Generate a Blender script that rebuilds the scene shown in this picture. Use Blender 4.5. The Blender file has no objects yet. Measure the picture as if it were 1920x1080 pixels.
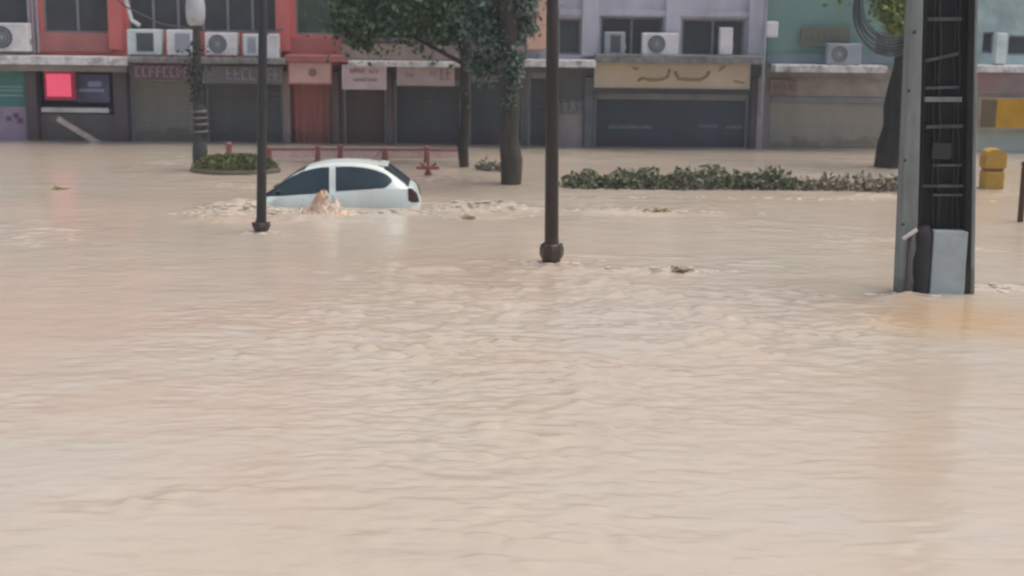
import bpy, bmesh, math, random
import numpy as np
from mathutils import Vector, Matrix, Euler

# ------------------------------------------------------------------ camera, world, sun
S = bpy.context.scene
CAMH, PITCH, ROLL, FPX = 3.7, math.radians(11.24), math.radians(0.65), 2667.0
cam_d = bpy.data.cameras.new("camera")
cam = bpy.data.objects.new("camera", cam_d)
S.collection.objects.link(cam)
RM = Matrix.Rotation(math.pi/2 - PITCH, 3, 'X') @ Matrix.Rotation(ROLL, 3, 'Z')
cam.matrix_world = Matrix.Translation((0, 0, CAMH)) @ RM.to_4x4()
cam_d.sensor_width = 36; cam_d.lens = 36*FPX/1920
cam_d.clip_start = 0.1; cam_d.clip_end = 1500
cam_d.dof.use_dof = True; cam_d.dof.focus_distance = 13; cam_d.dof.aperture_fstop = 1.7
S.camera = cam

SUN_EL, SUN_AZ = 70, 75          # overcast: weak, very wide sun behind the camera
W = bpy.data.worlds.new("World"); S.world = W; W.use_nodes = True
nt = W.node_tree; bg = nt.nodes['Background']
sky = nt.nodes.new('ShaderNodeTexSky'); sky.sky_type = 'NISHITA'; sky.sun_disc = False
sky.sun_elevation = math.radians(SUN_EL); sky.sun_rotation = math.radians(SUN_AZ)
sky.air_density = 1.0; sky.dust_density = 6.0; sky.ozone_density = 0.6
nt.links.new(sky.outputs[0], bg.inputs[0]); bg.inputs[1].default_value = 0.15
sd = bpy.data.lights.new("sun", 'SUN'); sd.energy = 1.5; sd.angle = math.radians(40); sd.color = (1, .93, .84)
so = bpy.data.objects.new("sun", sd); S.collection.objects.link(so)
a = math.radians(SUN_AZ); e = math.radians(SUN_EL)
sdir = Vector((math.sin(a)*math.cos(e), math.cos(a)*math.cos(e), math.sin(e)))
so.rotation_euler = sdir.to_track_quat('Z', 'Y').to_euler()
S.view_settings.view_transform = 'Standard'; S.view_settings.look = 'None'
S.view_settings.gamma = 1; S.view_settings.exposure = 0.04
S.render.engine = 'CYCLES'; S.cycles.filter_width = 2.2
S.cycles.max_bounces = 6; S.cycles.diffuse_bounces = 3

# ------------------------------------------------------------------ helpers
def PX(px, py, Y):
    d = RM @ Vector(((px-960)/FPX, (540-py)/FPX, -1))
    t = Y/d.y
    return t*d.x, CAMH + t*d.z
def GX(px, py, z=0.0):             # point on the water plane
    d = RM @ Vector(((px-960)/FPX, (540-py)/FPX, -1))
    t = (z-CAMH)/d.z
    return t*d.x, t*d.y
def RC(px0, py0, px1, py1, Y):     # pixel rectangle -> world x0,x1,z0,z1 on plane Y
    mx, my = (px0+px1)/2, (py0+py1)/2
    return PX(px0, my, Y)[0], PX(px1, my, Y)[0], PX(mx, py1, Y)[1], PX(mx, py0, Y)[1]
def lin(c):
    c /= 255.0
    return c/12.92 if c <= .04045 else ((c+.055)/1.055)**2.4
def C(r, g, b, k=1.0, sat=.84):
    m_ = .3*r+.59*g+.11*b; r, g, b = (max(0, m_+(v-m_)*sat) for v in (r, g, b))
    return tuple(min(.85, lin(v)*k) for v in (r, g, b)) + (1,)

MATS = {}
def mat(name, col, rough=.7, spec=.3, var=.12, scale=3.0, bump=0.0, dirt=None, dirt_amt=.5, metal=0, streak=False, island=False):
    if name in MATS: return MATS[name]
    m = bpy.data.materials.new(name); m.use_nodes = True
    n = m.node_tree; b = n.nodes['Principled BSDF']
    b.inputs['Roughness'].default_value = rough; b.inputs['Specular IOR Level'].default_value = spec
    b.inputs['Metallic'].default_value = metal
    tc = n.nodes.new('ShaderNodeTexCoord'); mp = n.nodes.new('ShaderNodeMapping')
    n.links.new(tc.outputs['Object'], mp.inputs[0])
    if streak: mp.inputs['Scale'].default_value = (1, 1, .18)
    no = n.nodes.new('ShaderNodeTexNoise'); no.inputs['Scale'].default_value = scale; no.inputs['Detail'].default_value = 6
    n.links.new(mp.outputs[0], no.inputs[0])
    cr = n.nodes.new('ShaderNodeValToRGB')
    cr.color_ramp.elements[0].position = .3; cr.color_ramp.elements[1].position = .7
    c = np.array(col[:3])
    cr.color_ramp.elements[0].color = tuple(c*(1-var)) + (1,)
    cr.color_ramp.elements[1].color = tuple(np.minimum(c*(1+var), .9)) + (1,)
    n.links.new(no.outputs[0], cr.inputs[0]); out = cr.outputs[0]
    if island:
        g = n.nodes.new('ShaderNodeNewGeometry'); cr2 = n.nodes.new('ShaderNodeValToRGB')
        cr2.color_ramp.elements[0].color = tuple(c*.45) + (1,)
        cr2.color_ramp.elements[1].color = tuple(np.minimum(c*1.9, .8)) + (1,)
        n.links.new(g.outputs['Random Per Island'], cr2.inputs[0]); out = cr2.outputs[0]
    if dirt is not None:
        n2 = n.nodes.new('ShaderNodeTexNoise'); n2.inputs['Scale'].default_value = scale*.45; n2.inputs['Detail'].default_value = 8
        n2.inputs['Roughness'].default_value = .7
        n.links.new(mp.outputs[0], n2.inputs[0])
        r2 = n.nodes.new('ShaderNodeValToRGB'); r2.color_ramp.elements[0].position = .45; r2.color_ramp.elements[1].position = .68
        r2.color_ramp.elements[1].color = (dirt_amt,)*3 + (1,)
        n.links.new(n2.outputs[0], r2.inputs[0])
        mx = n.nodes.new('ShaderNodeMixRGB'); n.links.new(r2.outputs[0], mx.inputs[0])
        n.links.new(out, mx.inputs[1]); mx.inputs[2].default_value = dirt; out = mx.outputs[0]
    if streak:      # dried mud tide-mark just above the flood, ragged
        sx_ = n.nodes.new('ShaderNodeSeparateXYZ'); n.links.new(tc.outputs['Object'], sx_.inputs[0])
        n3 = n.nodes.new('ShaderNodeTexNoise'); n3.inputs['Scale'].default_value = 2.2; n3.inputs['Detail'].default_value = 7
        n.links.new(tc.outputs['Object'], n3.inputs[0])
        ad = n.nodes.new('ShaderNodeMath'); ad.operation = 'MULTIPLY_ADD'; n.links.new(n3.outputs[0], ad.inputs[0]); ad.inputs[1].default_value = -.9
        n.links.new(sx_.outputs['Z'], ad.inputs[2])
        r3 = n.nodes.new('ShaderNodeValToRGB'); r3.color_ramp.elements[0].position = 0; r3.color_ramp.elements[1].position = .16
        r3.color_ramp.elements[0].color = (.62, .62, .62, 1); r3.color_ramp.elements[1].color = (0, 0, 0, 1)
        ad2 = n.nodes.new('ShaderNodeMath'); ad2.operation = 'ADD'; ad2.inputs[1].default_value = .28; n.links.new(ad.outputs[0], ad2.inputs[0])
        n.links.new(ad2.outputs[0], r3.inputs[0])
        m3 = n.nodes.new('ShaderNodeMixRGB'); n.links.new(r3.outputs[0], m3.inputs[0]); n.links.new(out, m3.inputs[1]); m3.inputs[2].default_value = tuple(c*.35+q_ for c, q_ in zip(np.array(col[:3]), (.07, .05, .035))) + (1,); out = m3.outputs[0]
    n.links.new(out, b.inputs['Base Color'])
    if bump:
        bp = n.nodes.new('ShaderNodeBump'); bp.inputs['Strength'].default_value = bump; bp.inputs['Distance'].default_value = .02
        n.links.new(no.outputs[0], bp.inputs['Height']); n.links.new(bp.outputs[0], b.inputs['Normal'])
    MATS[name] = m
    return m

class MB:
    def __init__(s): s.v, s.f = [], []
    def add(s, vs, fs):
        o = len(s.v); s.v += [tuple(v) for v in vs]; s.f += [tuple(i+o for i in f) for f in fs]; return s
    def box(s, x0, x1, y0, y1, z0, z1, b=0.0):
        if x0 > x1: x0, x1 = x1, x0
        if y0 > y1: y0, y1 = y1, y0
        if z0 > z1: z0, z1 = z1, z0
        b = min(b, (x1-x0)*.3, (y1-y0)*.3, (z1-z0)*.3)
        if b <= 0:
            return s.add([(x0,y0,z0),(x1,y0,z0),(x1,y1,z0),(x0,y1,z0),(x0,y0,z1),(x1,y0,z1),(x1,y1,z1),(x0,y1,z1)],
                  [(3,2,1,0),(4,5,6,7),(0,1,5,4),(1,2,6,5),(2,3,7,6),(3,0,4,7)])
        bm = bmesh.new(); bmesh.ops.create_cube(bm, size=1)
        for v in bm.verts:
            v.co = Vector((x0 if v.co.x < 0 else x1, y0 if v.co.y < 0 else y1, z0 if v.co.z < 0 else z1))
        bmesh.ops.bevel(bm, geom=bm.edges[:], offset=b, segments=2, affect='EDGES', profile=.5)
        bm.verts.index_update()
        s.add([v.co[:] for v in bm.verts], [[v.index for v in f.verts] for f in bm.faces]); bm.free(); return s
    def tube(s, pts, rad, n=12, cap=True):
        pts = [Vector(p) for p in pts]
        rad = rad if isinstance(rad, (list, tuple)) else [rad]*len(pts)
        vs, fs = [], []
        ref = Vector((0, 1, 0)) if abs((pts[-1]-pts[0]).normalized().y) < .9 else Vector((1, 0, 0))
        for i, p in enumerate(pts):
            d = (pts[min(i+1, len(pts)-1)]-pts[max(i-1, 0)]).normalized()
            u = d.cross(ref).normalized(); w = d.cross(u).normalized()
            for k in range(n):
                t = 2*math.pi*k/n; vs.append(p+(u*math.cos(t)+w*math.sin(t))*rad[i])
        for i in range(len(pts)-1):
            for k in range(n):
                k2 = (k+1) % n; fs.append((i*n+k, (i+1)*n+k, (i+1)*n+k2, i*n+k2))
        if cap: fs.append(tuple(range(n))); fs.append(tuple((len(pts)-1)*n+k for k in reversed(range(n))))
        return s.add(vs, fs)
    def lathe(s, cx, cy, prof, n=24):       # prof: (r,z)
        vs, fs = [], []
        for r, z in prof:
            for k in range(n):
                t = 2*math.pi*k/n; vs.append((cx+r*math.cos(t), cy+r*math.sin(t), z))
        for i in range(len(prof)-1):
            for k in range(n):
                k2 = (k+1) % n; fs.append((i*n+k, i*n+k2, (i+1)*n+k2, (i+1)*n+k))
        fs.append(tuple(reversed(range(n)))); fs.append(tuple((len(prof)-1)*n+k for k in range(n)))
        return s.add(vs, fs)
    def wall(s, x0, x1, z0, z1, y0, y1, ops):   # slab with rectangular openings (x0,x1,z0,z1)
        xs = sorted({x0, x1} | {min(max(v, x0), x1) for o in ops for v in o[:2]})
        zs = sorted({z0, z1} | {min(max(v, z0), z1) for o in ops for v in o[2:4]})
        def solid(i, j):
            if i < 0 or j < 0 or i >= len(xs)-1 or j >= len(zs)-1: return False
            cx, cz = (xs[i]+xs[i+1])/2, (zs[j]+zs[j+1])/2
            return not any(o[0] < cx < o[1] and o[2] < cz < o[3] for o in ops)
        for i in range(len(xs)-1):
            for j in range(len(zs)-1):
                if not solid(i, j): continue
                a, b, c, d = xs[i], xs[i+1], zs[j], zs[j+1]
                s.add([(a,y0,c),(b,y0,c),(b,y0,d),(a,y0,d)], [(0,1,2,3)])
                s.add([(a,y1,c),(b,y1,c),(b,y1,d),(a,y1,d)], [(3,2,1,0)])
                if not solid(i-1, j): s.add([(a,y0,c),(a,y0,d),(a,y1,d),(a,y1,c)], [(0,1,2,3)])
                if not solid(i+1, j): s.add([(b,y0,c),(b,y0,d),(b,y1,d),(b,y1,c)], [(3,2,1,0)])
                if not solid(i, j-1): s.add([(a,y0,c),(b,y0,c),(b,y1,c),(a,y1,c)], [(3,2,1,0)])
                if not solid(i, j+1): s.add([(a,y0,d),(b,y0,d),(b,y1,d),(a,y1,d)], [(0,1,2,3)])
        return s
    def build(s, name, m, parent=None, smooth=False):
        me = bpy.data.meshes.new(name); me.from_pydata(s.v, [], s.f); me.materials.append(m); me.update()
        if smooth: me.polygons.foreach_set('use_smooth', [True]*len(me.polygons))
        o = bpy.data.objects.new(name, me); S.collection.objects.link(o)
        if parent is not None:
            o.parent = parent
            o.matrix_parent_inverse = wmat(parent).inverted()
        return o
def wmat(o):
    m = Matrix.LocRotScale(o.location, o.rotation_euler, o.scale)
    return (wmat(o.parent) @ o.matrix_parent_inverse @ m) if o.parent else m
def tag(o, label=None, cat=None, group=None, kind=None):
    if label: o['label'] = label
    if cat: o['category'] = cat
    if group: o['group'] = group
    if kind: o['kind'] = kind
    return o
def thing(name, label, cat, loc=(0, 0, 0), group=None):
    o = bpy.data.objects.new(name, None); o.empty_display_size = .2; S.collection.objects.link(o)
    o.location = loc
    return tag(o, label, cat, group)

WATER_Z = 0.0; GROUND = -0.9
# ------------------------------------------------------------------ ground and flood water
g = MB().add([(-300,-60,GROUND),(300,-60,GROUND),(300,500,GROUND),(-300,500,GROUND)], [(0,1,2,3)])
tag(g.build('ground', mat('asphalt', (.06,.055,.05,1), .9, bump=.3, scale=8)), kind='structure')

rng = np.random.default_rng(7)
def vnoise(x, y, seed):
    r = np.random.default_rng(seed); T = r.random((256, 256))
    xi = np.floor(x).astype(int); yi = np.floor(y).astype(int); fx = x-xi; fy = y-yi
    fx = fx*fx*fx*(fx*(fx*6-15)+10); fy = fy*fy*fy*(fy*(fy*6-15)+10)
    a = T[xi % 256, yi % 256]; b = T[(xi+1) % 256, yi % 256]; c = T[xi % 256, (yi+1) % 256]; d = T[(xi+1) % 256, (yi+1) % 256]
    return (a*(1-fx)+b*fx)*(1-fy)+(c*(1-fx)+d*fx)*fy*1.0
def gauss(X, Y, cx, cy, sx, sy): return np.exp(-((X-cx)/sx)**2-((Y-cy)/sy)**2)
CARX, CARY = GX(640, 388)
def water_h(X, Y):
    wx = X+.5*vnoise(X*.5, Y*.5, 3); wy = Y+.5*vnoise(X*.5+9, Y*.5, 4)
    n1 = vnoise(wx*1.3, wy*2.6, 11)-.5
    n2 = vnoise(wx*3.1+5, wy*6.0, 12)-.5
    n3 = vnoise(wx*7.0+2, wy*11.0, 13)-.5
    big = vnoise(X*.35, Y*.5, 21)-.5
    mask = np.clip(vnoise(X*.42+3.3, Y*.3+1.2, 31)*2.4-1.15, 0, 1)
    cen = gauss(X, Y, .0, 14.5, 2.6, 6.0)*.9 + gauss(X, Y, 2.9, 16.4, 2.0, 1.6)*.6
    m = np.clip(.03+.45*mask+1.15*cen, 0, 1.3)
    sharp = lambda n: np.where(n > 0, n*1.35, n*.75)
    n4 = vnoise(wx*3.8+11, wy*12.0+3, 15)-.5; n5 = vnoise(wx*1.1+2, wy*1.3+6, 16)-.5
    chop = np.clip(n4-.17, 0, .4)*np.clip(.30+2.6*n5, 0, 1)
    rg = np.clip(.5-np.abs(n2)*3.2, 0, .5)*np.clip(.5+n1*2.2, 0, 1); rg3 = np.clip(.5-np.abs(n3)*3.2, 0, .5)*np.clip(.4-n1*2, 0, 1)
    h = .030*big + m*(.020*sharp(n1)+.034*rg+.026*rg3+.018*n3+.16*chop) + .004*n2+.003*n1
    # standing waves and eddies round the things in the current
    for (px, py, sx, sy, amp) in [(905, 390, .75, .45, .12), (1160, 398, .8, .25, .05), (1235, 402, .35, .2, .045), (450, 392, .55, .45, .15), (515, 402, .5, .2, .05), (760, 402, .6, .25, .05),
                                  (425, 412, .6, .35, .05), (880, 410, .28, .12, -.05), (940, 408, .3, .12, -.05), (1035, 505, .5, .35, .04),
                                  (1230, 508, .7, .16, .04), (600, 412, .7, .35, .07), (1640, 368, .6, .3, .05), (235, 925, .45, .35, -.03),
                                  (300, 945, .3, .2, .03), (1870, 540, .55, .22, .05), (1700, 562, .35, .25, .05), (830, 340, .8, .8, .06), (520, 930, .4, .12, .02)]:
        cx, cy = GX(px, py)
        k = gauss(X, Y, cx, cy, sx, sy)
        h = h + amp*k*(.55+.9*vnoise(X*5+px, Y*9, 41)) + .05*abs(amp)/.05*k*n3*.8
    return h*np.clip((42-Y)/4, .15, 1)
ys = [5.0]
while ys[-1] < 39.5: ys.append(ys[-1]+.018+.0022*(ys[-1]-5))
ys = np.array([-60, -20, 0, 3]+ys+[42, 60, 120, 480.])
xs = np.concatenate([[-290, -80, -30], np.arange(-17, 17.01, .045), [30, 80, 290]])
XX, YY = np.meshgrid(xs, ys)
HH = water_h(XX, YY); HH[YY > 39.6] *= 0; HH[np.abs(XX) > 17.5] = 0
ny, nx = XX.shape
me = bpy.data.meshes.new('flood_water')
me.vertices.add(nx*ny); me.vertices.foreach_set('co', np.stack([XX, YY, HH], -1).astype(np.float32).ravel())
ii = np.arange((ny-1)*(nx-1)); r_, c_ = ii//(nx-1), ii % (nx-1); b0 = r_*nx+c_
quads = np.stack([b0, b0+1, b0+nx+1, b0+nx], -1).astype(np.int32)
me.loops.add(quads.size); me.polygons.add(len(quads))
me.loops.foreach_set('vertex_index', quads.ravel())
me.polygons.foreach_set('loop_start', np.arange(0, quads.size, 4, dtype=np.int32))
me.polygons.foreach_set('use_smooth', np.ones(len(quads), dtype=bool))
me.update(); me.validate()
def water_mat():
    m = bpy.data.materials.new('muddy_water'); m.use_nodes = True; n = m.node_tree; b = n.nodes['Principled BSDF']
    b.inputs['Roughness'].default_value = .15; b.inputs['Specular IOR Level'].default_value = .45; b.inputs['IOR'].default_value = 1.33
    tc = n.nodes.new('ShaderNodeTexCoord')
    def noise(scale, det, sc=(1, 1, 1), rough=.5, loc=(0, 0, 0)):
        mp = n.nodes.new('ShaderNodeMapping'); mp.inputs['Scale'].default_value = sc; mp.inputs['Location'].default_value = loc
        n.links.new(tc.outputs['Object'], mp.inputs[0])
        t = n.nodes.new('ShaderNodeTexNoise'); t.inputs['Scale'].default_value = scale; t.inputs['Detail'].default_value = det
        t.inputs['Roughness'].default_value = rough; t.inputs['Distortion'].default_value = .6
        n.links.new(mp.outputs[0], t.inputs[0]); return t.outputs[0]
    def ramp(src, stops):
        r = n.nodes.new('ShaderNodeValToRGB'); e = r.color_ramp.elements
        e[0].position, e[0].color = stops[0]; e[1].position, e[1].color = stops[-1]
        for p, c in stops[1:-1]: q = e.new(p); q.color = c
        n.links.new(src, r.inputs[0]); return r.outputs[0]
    base = ramp(noise(.28, 5, (.7, 1, 1), .55), [(.30, (.485, .400, .315, 1)), (.5, (.48, .418, .338, 1)), (.70, (.465, .425, .358, 1))])
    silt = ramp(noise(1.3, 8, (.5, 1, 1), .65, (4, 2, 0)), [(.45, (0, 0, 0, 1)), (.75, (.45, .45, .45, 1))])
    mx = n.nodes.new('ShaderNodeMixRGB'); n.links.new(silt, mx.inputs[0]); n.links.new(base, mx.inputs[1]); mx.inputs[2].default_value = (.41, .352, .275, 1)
    thin = ramp(noise(2.4, 7, (.55, 2.2, 1), .7, (1, 7, 0)), [(.53, (0, 0, 0, 1)), (.66, (.30, .30, .30, 1))])  # dark ripple marks painted into the water colour as fine elongated streaks
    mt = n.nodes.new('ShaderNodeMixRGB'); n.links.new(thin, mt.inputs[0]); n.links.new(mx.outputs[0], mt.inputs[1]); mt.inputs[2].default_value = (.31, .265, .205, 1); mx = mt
    # a redder ochre patch in the water colour, on the near side of the utility pole
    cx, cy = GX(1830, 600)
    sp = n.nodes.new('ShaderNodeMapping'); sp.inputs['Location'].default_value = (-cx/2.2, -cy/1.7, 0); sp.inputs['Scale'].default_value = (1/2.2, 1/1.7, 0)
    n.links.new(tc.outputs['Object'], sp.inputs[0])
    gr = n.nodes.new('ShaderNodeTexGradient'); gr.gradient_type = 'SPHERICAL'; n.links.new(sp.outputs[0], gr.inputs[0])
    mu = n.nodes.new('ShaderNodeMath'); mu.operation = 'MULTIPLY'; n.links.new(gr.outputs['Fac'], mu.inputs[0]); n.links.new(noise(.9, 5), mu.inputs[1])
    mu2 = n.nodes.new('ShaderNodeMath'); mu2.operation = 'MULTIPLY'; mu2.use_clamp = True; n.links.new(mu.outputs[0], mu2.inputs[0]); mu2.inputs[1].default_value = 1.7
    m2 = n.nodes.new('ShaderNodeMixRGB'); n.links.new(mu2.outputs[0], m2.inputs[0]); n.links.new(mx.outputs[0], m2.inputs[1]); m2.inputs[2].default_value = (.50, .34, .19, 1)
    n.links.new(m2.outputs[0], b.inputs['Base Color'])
    bp = n.nodes.new('ShaderNodeBump'); bp.inputs['Strength'].default_value = .35; bp.inputs['Distance'].default_value = .02
    n.links.new(noise(5.5, 6, (.55, 1, 1)), bp.inputs['Height']); n.links.new(bp.outputs[0], b.inputs['Normal'])
    return m
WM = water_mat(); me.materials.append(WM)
water = bpy.data.objects.new('flood_water', me); S.collection.objects.link(water); tag(water, kind='structure')

# ------------------------------------------------------------------ materials
K = 2.1
M = dict(
 red=mat('red_render', C(176,88,82,K), .8, dirt=C(110,70,66,K), dirt_amt=.45, scale=2, streak=True),
 dred=mat('dull_red_render', C(140,82,78,K), .8, dirt=C(96,70,66,K), dirt_amt=.6, scale=2),
 mauve=mat('mauve_pier', C(74,68,72,K), .8, dirt=C(56,50,54,K), scale=2.5, streak=True),
 brownwall=mat('brown_wall', C(92,78,76,K), .85, dirt=C(62,56,52,K), scale=2, streak=True),
 parapet=mat('dusty_parapet', C(116,102,96,K), .9, dirt=C(82,76,68,K), scale=3, streak=True),
 grey=mat('pale_grey_render', C(146,146,156,K), .8, dirt=C(112,114,120,K), scale=2, streak=True),
 orange=mat('orange_render', C(178,134,112,K), .8, dirt=C(150,110,92,K), scale=2, streak=True),
 teal=mat('teal_render', C(98,132,130,K*.72), .75, dirt=C(100,128,108,K*.75), dirt_amt=.8, scale=1.1),
 paleteal=mat('pale_teal_render', C(126,146,146,K), .75, dirt=C(88,104,104,K), dirt_amt=.7, scale=2.2),
 ledge=mat('white_ledge', C(196,196,194,1.5), .8, var=.12, dirt=C(104,98,96,1.3), dirt_amt=.9, scale=6),
 ledge2=mat('grey_ledge', C(128,128,126,1.3), .85, var=.25, dirt=C(70,66,66,1.3), dirt_amt=.85, scale=6),
 under=mat('grey_fascia', C(112,106,104,K), .85, dirt=C(86,80,78,K), scale=4),
 sh1=mat('grey_shutter', C(106,106,98,K), .55, .4, dirt=C(84,80,76,K), scale=2, streak=True),
 sh2=mat('charcoal_shutter', C(76,78,78,K), .55, .4, dirt=C(62,62,58,K), scale=2, streak=True),
 sh3=mat('brown_shutter', C(72,66,64,K), .6, .35, dirt=C(92,68,66,K), scale=2, streak=True),
 sh4=mat('slate_shutter', C(64,70,73,K), .55, .4, dirt=C(54,56,60,K), scale=2, streak=True),
 sh5=mat('blue_grey_shutter', C(58,70,80,K), .5, .4, dirt=C(72,72,84,K), scale=1.2, streak=True),
 sh6=mat('beige_shutter', C(132,128,116,K), .6, .35, dirt=C(104,98,90,K), scale=1.5, streak=True),
 reddoor=mat('rusty_red_door', C(138,78,70,K), .7, dirt=C(112,92,82,K), dirt_amt=.9, scale=2.2, streak=True),
 glass=mat('dark_glass', C(70,76,80,1.2), .18, .5, var=.2, scale=1.5),
 greenglass=mat('green_glass', C(58,84,70,1.2), .3, .5, var=.3, scale=2),
 frame=mat('grey_frame', C(104,108,112,K), .6),
 white=mat('white_enamel', C(196,206,210,K), .45, .4, var=.06, dirt=C(130,136,138,K), dirt_amt=.5, scale=5),
 mint=mat('mint_enamel', C(160,176,174,K), .45, .4, var=.06, dirt=C(110,140,130,K), dirt_amt=.5, scale=5),
 dgrey=mat('dark_plastic', C(62,66,72,K), .5),
 mgrey=mat('mid_grey_plastic', C(118,124,132,K), .5),
 roof=mat('flat_roof', (.12,.115,.11,1), .95),
 int=mat('dark_interior', C(60,58,60,1.3), .9),
 polebrown=mat('dark_bronze_paint', C(54,45,38,1.0), .45, .45, dirt=C(72,56,42,1.1), scale=4, streak=True),
 polegrey=mat('dark_steel_paint', C(50,52,54,1.0), .45, .45, dirt=C(78,62,50,1.3), scale=4, streak=True),
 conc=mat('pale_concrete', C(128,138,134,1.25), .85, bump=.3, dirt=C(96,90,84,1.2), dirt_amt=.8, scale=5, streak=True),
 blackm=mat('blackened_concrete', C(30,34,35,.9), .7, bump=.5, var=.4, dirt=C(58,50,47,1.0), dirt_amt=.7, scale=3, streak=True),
 paint=mat('blue_white_paint', C(158,172,174,1.35), .6, var=.05, dirt=C(132,136,140,1.3), dirt_amt=.6, scale=5),
 bark=mat('wet_bark', C(58,52,45,1.15), .9, bump=1.0, dirt=C(58,64,60,1.3), scale=9, streak=True, var=.3),
 bark2=mat('grey_bark', C(70,66,58,1.15), .9, bump=1.0, dirt=C(74,80,72,1.3), scale=9, streak=True, var=.3),
 leafd=mat('dark_leaves', (.070,.125,.060,1), .55, .35, island=True),
 leafg=mat('grey_green_leaves', (.105,.150,.120,1), .55, .35, island=True),
 leafy=mat('yellow_green_leaves', (.15,.20,.045,1), .55, .35, island=True),
 leafh=mat('hedge_leaves', (.15,.165,.10,1), .6, .3, island=True),
 leafb=mat('muddy_leaves', (.22,.20,.15,1), .7, .3, island=True),
 leafr=mat('red_leaves', (.27,.12,.085,1), .6, .3, island=True),
 redp=mat('faded_red_plastic', C(150,84,84,1.3), .6, dirt=C(140,108,100,1.3), scale=7),
 pinkp=mat('faded_pink_plastic', C(206,172,160,1.3), .55, dirt=C(190,150,135,1.3), scale=7),
)

# ------------------------------------------------------------------ buildings
YF = 38.3          # facade plane
YB = 46.5
TOP = 7.0
def X_(px, py=190, Y=YF): return PX(px, py, Y)[0]
def Z_(py, px=900, Y=YF): return PX(px, py, Y)[1]
def shutter(parent, x0, x1, z0, z1, y, m, label=None, pitch=.085, rail=True):
    b = MB(); n = int((z1-z0)/pitch); prof = []
    for i in range(n):
        z = z0+i*pitch
        prof += [(y, z), (y-.018, z+pitch*.25), (y-.018, z+pitch*.75)]
    prof.append((y, z0+n*pitch)); prof.append((y, z1))
    vs = []; 
    for (yy, zz) in prof: vs += [(x0, yy, zz), (x1, yy, zz)]
    b.add(vs, [(2*i, 2*i+1, 2*i+3, 2*i+2) for i in range(len(prof)-1)])
    o = b.build('shutter', m, parent)
    if label: o['label'] = label
    if rail:
        r = MB(); r.box(x0, x0+.07, y-.07, y-.022, z0, z1); r.box(x1-.07, x1, y-.07, y-.022, z0, z1)
        r.box(x0+.072, x1-.072, y-.09, y-.022, z1-.16, z1-.002, .01)
        r.build('guide_rail', M['frame'], o)
    return o
def window(parent, x0, x1, z0, z1, mull=1, glass='glass', fr='frame', y=YF+.16):
    f = MB(); t = .055
    f.box(x0, x1, y-.05, y+.03, z0, z0+t); f.box(x0, x1, y-.05, y+.03, z1-t, z1)
    f.box(x0, x0+t, y-.05, y+.03, z0+t, z1-t); f.box(x1-t, x1, y-.05, y+.03, z0+t, z1-t)
    for k in range(mull):
        xm = x0+(x1-x0)*(k+1)/(mull+1); f.box(xm-.03, xm+.03, y-.05, y+.03, z0+t, z1-t)
    o = f.build('window', M[fr], parent)
    MB().add([(x0, y, z0), (x1, y, z0), (x1, y, z1), (x0, y, z1)], [(0, 1, 2, 3)]).build('glass_pane', M[glass], o)
    return o
def building(label, px0, px1, wallm, uppers, grounds, lower_m=None, split=None, piers=None):
    x0, x1 = X_(px0), X_(px1)
    root = thing('shop_building', label, 'building', ((x0+x1)/2, YF, GROUND))
    zs = Z_(118, (px0+px1)/2) if split is None else split
    ops_u = [RC(*u, YF) for u in uppers]
    ops_g = [(X_(a), X_(b), GROUND-.1, z) for a, b, z in grounds]
    MB().wall(x0+.005, x1-.005, zs, TOP, YF, YF+.35, ops_u).build('upper_wall', wallm, root)
    MB().wall(x0+.005, x1-.005, GROUND-.05, zs-.003, YF+.02, YF+.35, ops_g).build('ground_floor_wall', lower_m or wallm, root)
    b = MB(); b.box(x0+.01, x1-.01, YF+.9, YB, GROUND-.04, TOP-.01)
    b.build('rear_block', M['int'], root)
    r = MB(); r.box(x0+.004, x1-.004, YF-.08, YB+.1, TOP+.003, TOP+.28)
    # side cheeks close the gap between the facade and the rear block
    r.box(x0+.004, x0+.1, YF+.352, YF+.898, GROUND-.03, TOP); r.box(x1-.1, x1-.004, YF+.352, YF+.898, GROUND-.03, TOP)
    r.build('roof', M['roof'], root)
    return root, ops_u, ops_g
def pier(parent, px0, px1, m, z0=None, z1=2.1, y0=YF-.12):
    o = MB().box(X_(px0), X_(px1), y0, YF-.003+.02, GROUND if z0 is None else z0, z1, .015).build('pier', m, parent); return o
def canopy(parent, px0, px1, pya, pyb, m, y0=YF-.85, name='canopy'):
    x0, x1, z0, z1 = RC(px0, pya, px1, pyb, y0)
    return MB().box(x0+.003, x1-.003, y0, YF-.004, z0, z1, .015).build(name, m, parent)

# A: red building at the left
zA = Z_(128, 250)
A, ou, og = building('red-rendered shophouse at the left, with bright red posts and a row of shutters', -170, 638, M['red'],
    [(-90, -70, 52, 98), (78, -70, 206, 62), (238, -70, 518, 60), (552, -70, 634, 66)],
    [(-70, 50, 2.0), (72, 214, 2.0), (243, 370, 1.78), (384, 531, 1.76), (546, 622, 1.85)], lower_m=M['mauve'], split=Z_(118, 240))
window(A, *ou[0], mull=1); window(A, *ou[1], mull=1)
window(A, *ou[2], mull=5); window(A, *ou[3], mull=0, glass='greenglass')
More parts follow.
